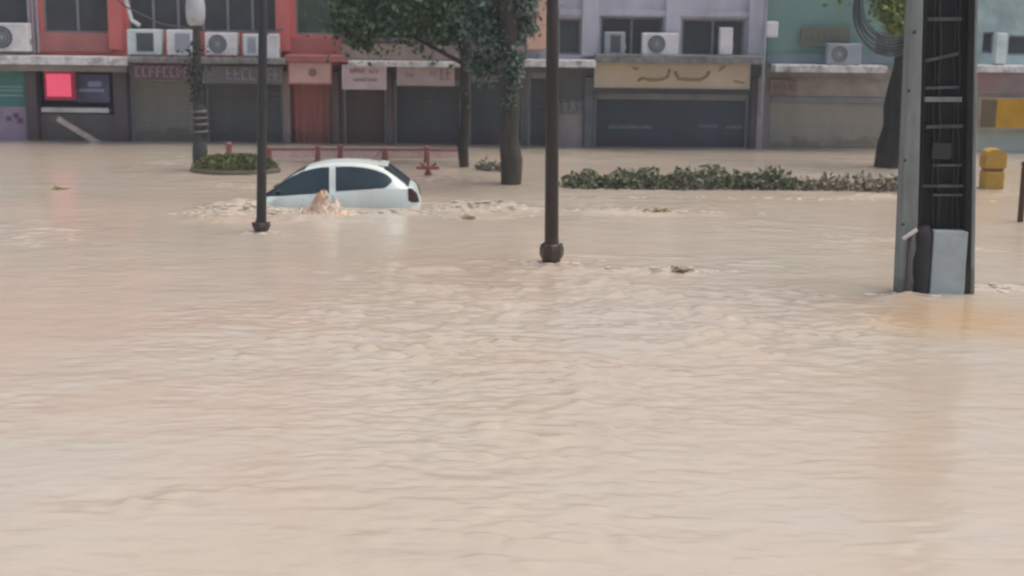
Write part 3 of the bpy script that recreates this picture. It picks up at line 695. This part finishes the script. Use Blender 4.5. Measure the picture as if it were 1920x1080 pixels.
for sg in (-1, 1):
    MB().tube([(x-sg*.30, y+sg*.04, -.5), (x, y+sg*.03, .12), (x+sg*.17, y+sg*.03, .26)], [.04, .035, .03], 6).build('leg', tm, root)
MB().box(x-.26, x+.24, y-.10, y-.065, .13, .20, .01).build('crossbar', tm, root)
MB().box(x-.03, x+.03, y-.06, y-.02, -.3, .50, .01).build('upright', tm, root)
hedge('shrub', 'tiny muddy bush between the two middle tree trunks', 900, 935, 318, .17, .35, M['leafb'], 350, 7, 'shrub', .09)

# round planting bed with a clipped green mound
(xa, ya) = GX(347, 325); (xb, _) = GX(500, 325)
cx, cy, rx, ry = (xa+xb)/2+.12, ya+.55, (xb-xa)/2+.12, .75
root = thing('planting_bed', 'oval bed with a clipped olive-green mound round the foot of the old lamp post', 'planter', (cx, cy, GROUND))
b = MB(); nn = 40; rings = [(1.0, GROUND), (1.0, .05), (.97, .09), (.90, .09), (.90, .03)]
vs = [(cx+rx*q*math.cos(2*math.pi*k/nn), cy+ry*q*math.sin(2*math.pi*k/nn), z) for q, z in rings for k in range(nn)]
b.add(vs, [(i*nn+k, i*nn+(k+1) % nn, (i+1)*nn+(k+1) % nn, (i+1)*nn+k) for i in range(4) for k in range(nn)]); b.build('kerb', mat('mossy_kerb', C(104,94,78,1.3), .9, dirt=C(84,86,60,1.3), scale=5), root)
b = MB(); r = random.Random(77)
for k in range(8000):
    an = r.uniform(0, 2*math.pi); q = math.sqrt(r.random()); hh = .30*(1-q**3.5)**.5
    p = Vector((cx+rx*.93*q*math.cos(an), cy+ry*.93*q*math.sin(an), .02+hh*r.uniform(.75, 1.02)))
    tt = Vector((r.gauss(0, 1), r.gauss(0, 1), r.gauss(.9, .8))).normalized(); s2 = tt.cross(Vector((r.gauss(0, 1), r.gauss(0, 1), .3))).normalized(); L = .075*r.uniform(.6, 1.4)
    b.add([p, p+tt*L*.5+s2*L*.28, p+tt*L, p+tt*L*.5-s2*L*.28], [(0, 1, 2, 3)])
b.build('mound_foliage', mat('olive_leaves', (.15,.17,.07,1), .6, island=True), root)

# ------------------------------------------------------------------ lamp posts
x, y = GX(376, 318)
root = thing('lamp_post', 'old dark lamp post with a white globe, standing in the oval planting bed', 'lamp post', (x, y, GROUND))
zl = PX(376, 20, y)[1]
prof = [(.17, GROUND), (.17, .5), (.15, .55), (.13, .9), (.12, 1.6), (.10, 2.4), (.08, zl-.42), (.12, zl-.38), (.10, zl-.33)]
MB().lathe(x, y, prof, 18).build('post', mat('lamp_post_iron', C(70,70,68,1.3), .6, dirt=C(88,88,80,1.3), scale=6), root, True)
b = MB(); r = random.Random(2)
for z in (.86, 1.02, 1.16, 1.3): b.lathe(x, y, [(.14, z-.03), (.19+.02*r.random(), z-.02), (.19, z+.02), (.14, z+.03)], 16)
b.build('collar', mat('pale_collar', C(106,104,106,1.3), .7, dirt=C(72,70,70,1.3), scale=8), root, True)
b = MB(); b.lathe(x, y, [(.12, zl-.33), (.18, zl-.28), (.21, zl-.14), (.215, zl+.08), (.19, zl+.26), (.15, zl+.38), (.05, zl+.44)], 24)
b.build('lamp_globe', mat('opal_glass', C(180,184,190,1.2), .35, .5, var=.06, dirt=C(140,144,150,1.2), scale=5), root, True)
b = MB(); leaves(b, x, y-.1, 2.15, .2, .2, .45, 200, .08, r, 8); leaves(b, x, y-.08, 1.65, .14, .15, .3, 110, .09, r, 5); leaves(b, x, y-.1, 2.4, .16, .16, .6, 200, .09, r, 8); b.build('creeper', mat('dusty_creeper_leaves', (.045,.060,.048,1), .7, island=True), root)

def lamp_post(label, px, pyb, top_px, r0, rf, hf, m, hgt=6.5, tilt=0):
    x, y = GX(px, pyb); tx, tz = PX(top_px, 10, y); sl = (tx-x)/tz
    root = thing('lamp_post', label, 'lamp post', (x, y, GROUND), 'thin street lamp posts in the flood')
    f = lambda z: (x+sl*z, y, z)
    b = MB(); b.tube([f(GROUND), f(0), f(1.2), f(2.6), f(hgt)], [r0*1.12, r0*1.08, r0, r0*.95, r0*.7], 16); b.build('post', m, root, True)
    # flared cast foot, its rim caught just above the water
    b = MB(); 
    b.lathe(x, y, [(rf*.55, GROUND), (rf*.6, -.05), (rf*.80, .03), (rf, .10), (rf*1.02, hf*.72), (rf*.93, hf*.9), (rf*.6, hf), (r0*1.1, hf+.05)], 8)
    b.build('foot', m, root)
    bb = MB()
    for k in range(6):
        t = k*math.pi/3+.3; bb.lathe(x+math.cos(t)*rf*.84, y+math.sin(t)*rf*.84, [(.022, hf*.86), (.022, hf*.98), (.012, hf*1.0)], 6)
    bb.build('bolt', m, root)
    b = MB(); top = f(hgt); b.tube([top, (top[0]+.3, y-.2, hgt+.35), (top[0]+.9, y-.6, hgt+.45)], [.06, .05, .045], 10); b.build('lamp_arm', m, root, True)
    MB().box(top[0]+.8, top[0]+1.35, y-.78, y-.5, hgt+.38, hgt+.52, .04).build('lamp_head', M['mgrey'], root)
    return root
lamp_post('thin dark lamp post with a small flared foot in front of the white car', 490, 434, 493, .078, .155, .16, M['polegrey'])
lamp_post('brown lamp post with a knobbly flared foot near the middle of the picture', 1034, 490, 1036, .098, .175, .27, M['polebrown'])

# ------------------------------------------------------------------ utility pole at the right
x0p, yP = GX(1755, 552)
def q(px, py): return PX(px, py, yP)
root = thing('utility_pole', 'massive double-web utility pole with dark recesses, pale rungs and a white-painted base', 'utility pole', (x0p, yP, GROUND))
HT = 8.5
def slab(name, bl, br, tl, tr, y0, y1, m, z0=GROUND, z1=HT, parent=root, ref=20):
    a, zt = q(tl, ref); c = q(tr, ref)[0]; d = q(bl, 548)[0]; e2 = q(br, 548)[0]
    def at(z, lo, hi): return lo+(hi-lo)*z/zt
    zs = np.linspace(z0, z1, 12); vs = []
    for z in zs:
        xa, xb = at(z, d, a), at(z, e2, c); ch = min(.02, (xb-xa)*.2)
        vs += [(xa, y1, z), (xa, y0+ch, z), (xa+ch, y0, z), (xb-ch, y0, z), (xb, y0+ch, z), (xb, y1, z)]
    fs = [(i*6+(k+1) % 6, i*6+k, (i+1)*6+k, (i+1)*6+(k+1) % 6) for i in range(11) for k in range(6)]
    fs += [tuple(range(6)), tuple(66+k for k in reversed(range(6)))]
    return MB().add(vs, fs).build(name, m, parent)
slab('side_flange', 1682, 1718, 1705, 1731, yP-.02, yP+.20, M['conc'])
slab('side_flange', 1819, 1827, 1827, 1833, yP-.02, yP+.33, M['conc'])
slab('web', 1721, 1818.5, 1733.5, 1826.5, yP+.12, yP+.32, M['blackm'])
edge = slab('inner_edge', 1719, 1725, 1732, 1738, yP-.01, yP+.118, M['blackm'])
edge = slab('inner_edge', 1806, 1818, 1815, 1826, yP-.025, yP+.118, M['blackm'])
rungm = mat('worn_rung', C(96,94,94,1.1), .75, dirt=C(52,50,50,1.1), dirt_amt=.8, scale=9)
for (py, xl, xr, dy, th, br) in [(36, 1742, 1806, 0, 7, 0), (108, 1736, 1800, 7, 6, 0), (165, 1738, 1800, 1, 5, 0), (187, 1732, 1806, 0, 9, 1), (238, 1738, 1808, 1, 6, 0), (311, 1752, 1806, 0, 4, 0), (350, 1716, 1810, 0, 5, 0), (367, 1752, 1808, 0, 4, 0), (-40, 1742, 1806, 0, 6, 0), (-110, 1742, 1806, 0, 6, 0)]:
    xa, za = q(xl, py+dy); xb, zb = q(xr, py-dy); t = th/145/2*1.0
    vs = []
    for yy in (yP+.05, yP+.117):
        vs += [(xa, yy, za-t), (xb, yy, zb-t), (xb, yy, zb+t), (xa, yy, za+t)]
    MB().add(vs, [(0,1,2,3), (7,6,5,4), (0,4,5,1), (1,5,6,2), (2,6,7,3), (3,7,4,0)]).build('rung', M['conc'] if br else rungm, root)
# inside upright strap at the right of the rungs
# white painted infill panel at the foot, dark conduit in front of it
xa, xb = q(1746, 490)[0], q(1812, 490)[0]; zt = q(1780, 432)[1]
MB().box(xa, xb, yP-.028, yP+.117, GROUND, zt, .02).build('painted_base', M['paint'], root)
xa, xb = q(1712, 490)[0], q(1744, 490)[0]
b = MB(); zc = q(1728, 424)[1]; r = random.Random(4)
P = [((xa+xb)/2+.012*math.sin(k*2), yP+.02, GROUND+(zc-GROUND)*k/12) for k in range(13)]
b.tube(P, [.115+.008*math.sin(k*1.7) for k in range(12)]+[.09], 14); b.build('conduit', mat('dark_conduit', C(52,54,57,1.1), .7, bump=.6, dirt=C(70,60,56,1.1), scale=7), root, True)
b = MB(); xa = q(1702, 490)[0]
b.tube([(xa, yP-.045, GROUND), (xa, yP-.045, q(1702, 440)[1])], .026, 10); b.build('thin_conduit', mat('brown_conduit', C(84,72,72,1.3), .6), root, True)
# pale strap clip
p1, p2 = q(1690, 446), q(1716, 428)
MB().tube([(p1[0], yP-.09, p1[1]), (p2[0], yP-.09, p2[1])], .028, 8).build('clamp', mat('bright_clamp', C(196,190,184,1.3), .5), root)
r = random.Random(19)
for k, (px, rr) in enumerate([(1752, .012), (1762, .02), (1790, .010), (1799, .016)]):     # old cables running down the recess
    xt, zt2 = q(px+6, -60); xl, zl2 = q(px, 430); P = []
    for j in range(13):
        t = j/12; P.append((xt+(xl-xt)*t+.015*math.sin(j*1.7+k*2), yP+.095, zt2+(zl2-zt2)*t))
    MB().tube([(P[0][0], yP+.095, 8)]+P, rr, 8).build('riser_cable', MATS['dark_conduit'], root, True)
x1_, z1_ = q(1770, 285); MB().box(x1_-.14, x1_+.12, yP+.055, yP+.118, z1_-.10, z1_+.11, .012).build('junction_box', mat('sooty_box', C(62,62,62,1.0), .5, dirt=C(40,40,40,1), scale=6), root)
for (px, py) in [(1697, 170), (1690, 300), (1708, 60), (1686, 420)]:
    x1_, z1_ = q(px+6, py); b = MB(); b.lathe(0, 0, [(.022, 0), (.022, .018), (.012, .026)], 8); o = b.build('bolt', M['polegrey'], root)
    o.matrix_parent_inverse = Matrix.Identity(4); o.location = Vector((x1_, yP-.022, z1_))-root.location; o.rotation_euler = (math.pi/2, 0, 0)
# coil of cable hung on the pole's far-left side
cx, cz = q(1694, 2); b = MB(); r = random.Random(8)
for k in range(7):
    R = .46+.02*k; oy = yP+.30+.03*(k % 3); ph = r.uniform(0, 6)
    P = [(cx-.04+R*math.cos(2*math.pi*t/48)*.9, oy+.02*math.sin(2*math.pi*t/16+ph), cz+R*math.sin(2*math.pi*t/48)-.02*k+.0) for t in range(49)]
    b.tube(P, .013, 6, False)
b2 = b.build('cable_coil', mat('grey_cable', C(84,92,94,1.3), .55, var=.3), None, True)
b2['label'] = 'coil of grey cable hanging at the upper left of the utility pole'; b2['category'] = 'cable coil'

# ------------------------------------------------------------------ barrier of red posts behind the car
root = thing('barrier', 'low faded red barrier with posts and pink rails behind the white car', 'barrier', (*GX(620, 302), GROUND))
posts = [430, 505, 596, 638, 722, 800, 868]
pts = [GX(px, 303+.004*(px-430)) for px in posts]
rgt = {}
for i, (x, y) in enumerate(pts):
    h = .36+(.10, 0, .03, .06, 0, .04, .0)[i]; w = (.085, .07, .07, .075, .08, .07, .06)[i]
    b = MB(); b.lathe(x, y, [(w*1.1, GROUND), (w*1.05, 0), (w*.8, h-.1), (w*.95, h-.08), (w*.95, h-.03), (w*.5, h)], 10); b.build('post', M['redp'], root)
for i in range(len(pts)-1):
    (xa, ya), (xb, yb) = pts[i], pts[i+1]
    for zc, hh, mm, nm in ((.30, .028, 'redp', 'rail'),) if i >= 1 else ():
        yy0, yy1 = ya, yb
        vs = [(xa+.07, yy0-.025, zc-hh), (xb-.07, yy1-.025, zc-hh), (xb-.07, yy1-.025, zc+hh), (xa+.07, yy0-.025, zc+hh),
              (xa+.07, yy0+.025, zc-hh), (xb-.07, yy1+.025, zc-hh), (xb-.07, yy1+.025, zc+hh), (xa+.07, yy0+.025, zc+hh)]
        MB().add(vs, [(0,1,2,3), (7,6,5,4), (0,4,5,1), (1,5,6,2), (2,6,7,3), (3,7,4,0)]).build(nm, M[mm], root)
    if i >= 1:
        vs = [(xa+.08, ya-.012, .10), (xb-.08, yb-.012, .10), (xb-.08, yb-.012, .262), (xa+.08, ya-.012, .262),
              (xa+.08, ya+.012, .10), (xb-.08, yb+.012, .10), (xb-.08, yb+.012, .262), (xa+.08, ya+.012, .262)]
        MB().add(vs, [(0,1,2,3), (7,6,5,4), (0,4,5,1), (1,5,6,2), (2,6,7,3), (3,7,4,0)]).build('infill_panel', M['pinkp'], root)

# yellow bin and the dark post at the right edge
x, y = GX(1858, 354)
root = thing('litter_bin', 'ochre yellow boxy litter bin with rounded hood in the water right of the utility pole', 'bin', (x, y, GROUND))
ym = mat('ochre_plastic', C(178,140,62,1.15,1.0), .55, dirt=C(136,96,50,1.3), scale=5)
MB().box(x-.215, x+.215, y-.2, y+.2, GROUND, .40, .05).build('bin_body', ym, root)
MB().box(x-.18, x+.18, y-.17, y+.17, .401, .45).build('neck', mat('dark_ochre', C(110,72,40,1.3), .6), root)
b = MB(); prof = [(-.215, .451), (-.225, .52), (-.225, .70), (-.18, .80), (-.08, .85), (.08, .85), (.18, .80), (.225, .70), (.225, .52), (.215, .451)]
b.add([(x+a, y-.2, z) for a, z in prof]+[(x+a, y+.2, z) for a, z in prof], [tuple(reversed(range(10))), tuple(range(10, 20))]+[(k, (k+1) % 10, 10+(k+1) % 10, 10+k) for k in range(10)])
b.build('hood', ym, root)
x, y = GX(1913, 415)
root = thing('bollard', 'dark rusty post at the very right edge of the picture', 'post', (x, y, GROUND))
MB().lathe(x, y, [(.055, GROUND), (.055, .95), (.04, .98)], 12).build('post', mat('rusty_iron', C(76,56,42,1.3), .7, dirt=C(150,96,56,1.3), scale=6, streak=True), root, True)
MB().lathe(x, y, [(.04, .981), (.065, 1.0), (.06, 1.06), (.02, 1.09)], 12).build('cap', MATS['rusty_iron'], root, True)

# ------------------------------------------------------------------ the car
# local frame: +x towards the tail, +y towards the far side, z up from the tyres' ground
def lerp(xs_, ys_, x): return float(np.interp(x, xs_, ys_))
def smooth_interp(xs_, ys_):
    xs_, ys_ = np.array(xs_, float), np.array(ys_, float)
    d = np.gradient(ys_, xs_)
    def f(x):
        x = min(max(x, xs_[0]), xs_[-1]); i = min(len(xs_)-2, max(0, int(np.searchsorted(xs_, x)-1)))
        h = xs_[i+1]-xs_[i]; t = (x-xs_[i])/h
        return (2*t**3-3*t**2+1)*ys_[i]+(t**3-2*t**2+t)*h*d[i]+(-2*t**3+3*t**2)*ys_[i+1]+(t**3-t**2)*h*d[i+1]
    return f
top = smooth_interp([-1.88, -1.8, -1.5, -1.05, -.86, -.60, -.30, 0, .35, .75, 1.05, 1.28, 1.50, 1.70, 1.84, 1.91],
                    [.36, .42, .54, .75, .90, 1.10, 1.28, 1.375, 1.415, 1.405, 1.37, 1.31, 1.15, .98, .84, .58])
belt = smooth_interp([-1.88, -1.8, -1.5, -1.05, -.6, 0, .6, 1.2, 1.55, 1.78, 1.91], [.33, .38, .49, .69, .83, .875, .90, .945, .93, .86, .56])
halfw = smooth_interp([-1.88, -1.75, -1.4, -.9, 0, .8, 1.3, 1.65, 1.84, 1.91], [.48, .66, .77, .81, .82, .82, .80, .74, .66, .60])
roofw = smooth_interp([-1.88, -1.75, -1.4, -1.0, -.6, 0, .8, 1.3, 1.65, 1.84, 1.91], [.40, .58, .68, .70, .60, .565, .57, .56, .60, .58, .54])
def section(x):
    hw, rw, tp, bl = halfw(x), roofw(x), top(x), belt(x)
    tp = max(tp, bl+.03)
    ed = tp-.045-.02*max(0, tp-1.0)       # roof edge height
    ed = max(ed, bl+.012)
    pts = [(hw*.93, .18), (hw*.985, .30), (hw, .48), (hw*1.0, .62 if bl > .7 else bl-.05), (hw*.975, bl-.02), (hw*.955, bl)]
    for t in (.2, .4, .6, .8, 1.0):
        pts.append((hw*.955+(rw-hw*.955)*(t**1.15), bl+(ed-bl)*t))
    pts += [(rw*.93, ed+(tp-ed)*.55), (rw*.7, ed+(tp-ed)*.85), (rw*.35, tp-.003), (0, tp)]
    return pts
def side_y(x, z):
    hw, rw, tp, bl = halfw(x), roofw(x), top(x), belt(x)
    ed = max(tp-.045-.02*max(0, tp-1.0), bl+.012); t = min(1, max(0, (z-bl)/(ed-bl)))
    return hw*.955+(rw-hw*.955)*(t**1.15)
car = thing('car', 'pale mint-white three-door hatchback half sunk in the brown water beside a splash', 'car', (0, 0, 0))
bodym = mat('mint_white_paint', (.66, .77, .76, 1), .25, .5, var=.03, scale=3, dirt=(.52,.48,.40,1), dirt_amt=.45, streak=True)
cglass = mat('car_glass', (.030, .052, .064, 1), .12, .3, var=.15, scale=2)
trim = mat('black_rubber', (.02, .022, .024, 1), .5)
stn = sorted(set(np.round(np.concatenate([np.linspace(-1.88, -1.5, 8), np.linspace(-1.5, 1.3, 57), np.linspace(1.3, 1.91, 22)]), 4)))
vs, fs = [], []; nP = len(section(0)); full = 2*nP-1
for x in stn:
    s_ = section(x)
    vs += [(x, -a, z) for a, z in s_] + [(x, a, z) for a, z in reversed(s_[:-1])]
for i in range(len(stn)-1):
    for k in range(full-1): fs.append((i*full+k, (i+1)*full+k, (i+1)*full+k+1, i*full+k+1))
fs.append(tuple(range(full))[::1]); fs.append(tuple(reversed([(len(stn)-1)*full+k for k in range(full)])))
body = MB().add(vs, fs).build('body', bodym, car, True)
def side_patch(lo, hi, xa, xb, sgn, off, n=26, m=8):
    vs, fs = [], []
    for i in range(n+1):
        x = xa+(xb-xa)*i/n
        for j in range(m+1):
            z = lo(x)+(hi(x)-lo(x))*j/m; vs.append((x, sgn*(side_y(x, z)+off), z))
    for i in range(n):
        for j in range(m):
            f = (i*(m+1)+j, (i+1)*(m+1)+j, (i+1)*(m+1)+j+1, i*(m+1)+j+1); fs.append(f if sgn < 0 else f[::-1])
    return vs, fs
fl = smooth_interp([-.95, -.5, 0, .26], [.845, .872, .892, .90]); fh = smooth_interp([-.95, -.75, -.45, -.15, .1, .26], [.855, .965, 1.155, 1.27, 1.315, 1.32])
rl = smooth_interp([.36, .7, 1.1, 1.30, 1.40], [.93, .945, .965, .99, 1.07]); rh = smooth_interp([.36, .7, 1.0, 1.2, 1.33, 1.40], [1.325, 1.32, 1.275, 1.21, 1.145, 1.08])
for sg in (-1, 1):
    for (lo, hi, xa, xb) in ((fl, fh, -.95, .25), (rl, rh, .37, 1.40)):
        g_ = .018
        v, f = side_patch(lambda x: lo(x)-g_, lambda x: hi(x)+g_, xa, xb, sg, .004); sw = MB().add(v, f).build('window_seal', trim, car, True)
        v, f = side_patch(lambda x: lo(x), lambda x: hi(x), xa+.02, xb-.02, sg, .010); MB().add(v, f).build('side_window', cglass, sw, True)
def top_patch(xa, xb, wa, wb, off, name, m_, n=14, k=14, z_=None, parent=None):
    vs, fs = [], []
    for i in range(n+1):
        x = xa+(xb-xa)*i/n; w = wa+(wb-wa)*i/n; sec = section(x)
        ay = [p[0] for p in sec[5:]][::-1]; az = [p[1] for p in sec[5:]][::-1]
        dz = (top(x+.02)-top(x-.02))/.04; nl = math.hypot(1, dz); nx_, nz_ = -dz/nl, 1/nl
        for j in range(k+1):
            yy = -w+2*w*j/k; z = lerp(ay, az, abs(yy)); vs.append((x+nx_*off, yy, z+nz_*off))
    for i in range(n):
        for j in range(k): fs.append((i*(k+1)+j, (i+1)*(k+1)+j, (i+1)*(k+1)+j+1, i*(k+1)+j+1))
    return MB().add(vs, fs).build(name, m_, parent or car, True)
top_patch(-.90, -.20, .66, .56, .008, 'windscreen', mat('windscreen_glass', (.10,.115,.13,1), .06, .6, var=.15, scale=2))
top_patch(1.26, 1.70, .555, .60, .014, 'rear_window', cglass)
sp = MB(); v0 = []
for x, z, w in ((1.16, 1.36, .52), (1.31, 1.345, .50), (1.32, 1.33, .50), (1.20, 1.33, .52)): v0 += [(x, -w, z-.01), (x, w, z-.01)]
sp.add(v0, [(0,1,3,2), (2,3,5,4), (4,5,7,6), (6,7,1,0), (0,2,4,6), (7,5,3,1)]); sp.build('roof_spoiler', bodym, car)
def tail(sg):
    vs, fs = [], []; n, k = 8, 6
    for i in range(n+1):
        z = .66+.27*i/n
        # curve wraps from the side round the corner to the back
        for j in range(k+1):
            t = j/k; x = 1.68+.20*t*(1-.2*i/n); hw = halfw(min(x, 1.90)); xx = x; zz = z
            bx = lerp([.58, .84, .98, 1.15], [1.91, 1.84, 1.70, 1.50], z)
            if xx > bx: xx = bx
            vs.append((xx+.012, sg*(min(halfw(xx), .80)*(.975 if z < belt(xx) else .95)+.010-.02*max(0, t-.7)), zz))
    for i in range(n):
        for j in range(k):
            f = (i*(k+1)+j, i*(k+1)+j+1, (i+1)*(k+1)+j+1, (i+1)*(k+1)+j); fs.append(f if sg < 0 else f[::-1])
    return MB().add(vs, fs).build('tail_light', mat('smoked_red_lens', (.055, .025, .026, 1), .2, .5, var=.4, scale=10), car, True)
tail(-1); tail(1)
b = MB()       # bumper wrap at the rear
P = [(1.60, -.70, .46), (1.80, -.66, .46), (1.90, -.52, .46), (1.93, 0, .46), (1.90, .52, .46), (1.80, .66, .46), (1.60, .70, .46)]
b.tube(P, .07, 10); b.build('rear_bumper', bodym, car, True)
b = MB()       # door seam and handle, near side
for sg in (-1, 1):
    P = [(.315, sg*(halfw(.315)*.955+.003), .88), (.32, sg*(halfw(.32)*.985+.003), .78), (.32, sg*(halfw(.32)+.003), .62), (.30, sg*(halfw(.3)+.003), .45)]; b.tube(P, .006, 5)
b.build('door_seam', trim, car)
for sg in (-1, 1):
    b = MB(); b.tube([(x_, sg*(side_y(x_, .70)+.004), .70+.03*x_) for x_ in np.linspace(-1.0, 1.55, 16)], .011, 5); b.build('side_moulding', mat('grey_moulding', C(130,136,138,1.2), .5), car)
    b = MB(); b.tube([(.93, sg*(side_y(.93, .82)+.003), .82+.06*0)]+[(.93+.075*math.cos(t), sg*(side_y(.93, .80)+.003), .80+.075*math.sin(t)) for t in np.linspace(1.57, 7.85, 15)], .005, 5); b.build('fuel_flap', trim, car) if sg < 0 else None
for sg in (-1, 1):
    MB().box(.10, .26, sg*(halfw(.2)+.005)-.015, sg*(halfw(.2)+.005)+.015, .76, .79, .008).build('door_handle', bodym, car)
    mm = MB(); 
    mm.box(-.72, -.62, sg*.88-.07, sg*.88+.07, .87, .95, .03); o = mm.build('door_mirror', trim, car)
b = MB(); b.tube([(1.0, 0, 1.38), (1.22, 0, 1.62)], .005, 5); b.build('aerial', trim, car)
for sg in (-1, 1):
    for x in (-1.2, 1.15):
        w = MB(); cyl = []
        for yy in (-.09, .09):
            cyl += [(x+.29*math.cos(2*math.pi*k/24), sg*.70+yy, .29+.29*math.sin(2*math.pi*k/24)) for k in range(24)]
        w.add(cyl, [(k, (k+1) % 24, 24+(k+1) % 24, 24+k) for k in range(24)]+[tuple(range(24)), tuple(reversed(range(24, 48)))]); w.build('wheel', trim, car, True)
# place: local origin -> world; x axis to the right of the picture, nose to the left
cx, cy = GX(640, 392)
car.rotation_euler = Euler((math.radians(-1.0), math.radians(-1.5), math.radians(2.5)), 'XYZ')
car.location = (cx-.49, cy+.85, -.62)

# ------------------------------------------------------------------ splash against the car door, foam and flotsam
def blob_mesh(b, cx, cy, cz, rx, ry, rz, seed, nu=22, nv=12):
    r = np.random.default_rng(seed); ph = r.random(8)*6
    vs = []; fs = []
    for j in range(nv+1):
        v = math.pi*j/nv
        for i in range(nu):
            u = 2*math.pi*i/nu
            d = 1+.16*math.sin(3*u+ph[0]+2*v)+.12*math.sin(5*u+ph[1]-3*v)+.08*math.sin(9*u+ph[2])*math.sin(4*v+ph[3])
            vs.append((cx+rx*d*math.sin(v)*math.cos(u), cy+ry*d*math.sin(v)*math.sin(u), cz+rz*d*math.cos(v)))
    for j in range(nv):
        for i in range(nu): fs.append((j*nu+i, (j+1)*nu+i, (j+1)*nu+(i+1) % nu, j*nu+(i+1) % nu))
    b.add(vs, fs)
cdir = Vector((math.cos(math.radians(7)), math.sin(math.radians(7)), 0))
sx, sy = GX(608, 404)
b = MB(); n, m_ = 56, 26
vs = []; fs = []
rs = np.random.default_rng(5)
for i in range(n+1):
    for j in range(m_+1):
        u = -1+2*i/n; w = -1+2*j/m_
        X = sx+u*.72; Y = sy+w*.30
        h = .21*math.exp(-((u+.16+.1*w)/.24)**2-(w/.6)**2)+.17*math.exp(-((u-.18)/.36)**2-(w/.6)**2)+.10*math.exp(-(u/.8)**2-(w/.8)**2)
        nz = float(vnoise(np.array(X*14.+50), np.array(Y*14.), 61))-.5; nz2 = float(vnoise(np.array(X*34.+50), np.array(Y*34.), 62))-.5
        h = .84*h*(1+.7*nz+.7*nz2)-.03*(u*u+w*w)-.005
        vs.append((X+.06*nz, Y+.05*nz2+.10*h, h))
for i in range(n):
    for j in range(m_): fs.append((i*(m_+1)+j, (i+1)*(m_+1)+j, (i+1)*(m_+1)+j+1, i*(m_+1)+j+1))
b.add(vs, fs)
r = random.Random(12)
for k in range(650):      # droplets thrown up
    u = r.gauss(-.05, .17); hh = abs(r.gauss(.08, .11)); q_ = .004+.013*r.random()**2; blob_mesh(b, sx+u, sy+r.gauss(0, .12), hh, q_, q_, q_*1.3, k, 6, 4)
o = b.build('water_splash', mat('silty_splash', (.60, .50, .41, 1), .45, .35, var=.12, scale=7, dirt=(.44,.24,.13,1), dirt_amt=.85), None, True)
tag(o, 'orange-brown splash of water thrown up against the door of the car', 'splash', kind='stuff')

fm = mat('dirty_foam', (.62, .55, .46, 1), .6, .3, var=.12, scale=12)
b = MB(); r = random.Random(31)
for (px, py, sxx, syy, n) in [(450, 400, .5, .30, 150), (900, 393, .6, .25, 120), (1180, 397, .9, .10, 50), (700, 402, .8, .12, 40), (1035, 492, .25, .10, 26), (1260, 510, .5, .06, 26), (1700, 556, .25, .08, 24), (490, 436, .2, .08, 18), (1860, 545, .4, .08, 24), (1480, 372, 1.6, .12, 40)]:
    gx, gy = GX(px, py)
    for k in range(n):
        x = gx+r.gauss(0, sxx); y = gy+r.gauss(0, syy); z = float(water_h(np.array([x]), np.array([y]))[0]); s2 = r.uniform(.015, .05)
        blob_mesh(b, x, y, z+.001, s2*1.8, s2, .008, k, 8, 4)
tag(b.build('foam', fm, None, True), 'scattered dirty foam where the current breaks round the posts and the car', 'foam', kind='stuff')
def flotsam(label, px, py, L, seed, m):
    r = random.Random(seed); x, y = GX(px, py); z = float(water_h(np.array([x]), np.array([y]))[0])
    b = MB()
    for k in range(7):
        an = r.gauss(0, .35); l = L*r.uniform(.4, 1); ox = r.gauss(0, L*.2); oy = r.gauss(0, .05)
        b.tube([(x+ox-l/2*math.cos(an), y+oy-l/2*math.sin(an), z+.0), (x+ox, y+oy, z+.03+.03*r.random()), (x+ox+l/2*math.cos(an), y+oy+l/2*math.sin(an), z+.01+.05*r.random())], [.012, .022, .008], 6)
    leaves(b, x, y, z+.03, L*.3, .08, .03, 30, .08, r, 3)
    return tag(b.build('debris', m), label, 'debris', 'clumps of flotsam drifting on the flood')
flotsam('small clump of twigs floating alone on the left', 112, 356, .34, 1, mat('wet_twigs', C(168,148,118,1.3), .8, var=.3, scale=9))
flotsam('brownish clump of twigs floating below the green hedge', 1238, 402, .34, 2, MATS['wet_twigs'])
flotsam('low dark clump of flotsam drifting just right of the car', 878, 408, .26, 3, MATS['wet_twigs'])
flotsam('long thin stick drifting right of the brown lamp post', 1275, 512, .35, 4, mat('pale_twigs', C(160,142,120,1.3), .8))

# ------------------------------------------------------------------ rain-damp air
b = MB().box(-310, 310, -75, 520, GROUND-1.0, 12)
hz = bpy.data.materials.new('damp_air'); hz.use_nodes = True; n = hz.node_tree; n.nodes.clear()
o_ = n.nodes.new('ShaderNodeOutputMaterial'); v_ = n.nodes.new('ShaderNodeVolumePrincipled')
v_.inputs['Color'].default_value = (.92, .95, .97, 1); v_.inputs['Density'].default_value = .0014; v_.inputs['Anisotropy'].default_value = .2
n.links.new(v_.outputs[0], o_.inputs['Volume'])
tag(b.build('haze', hz), kind='stuff')
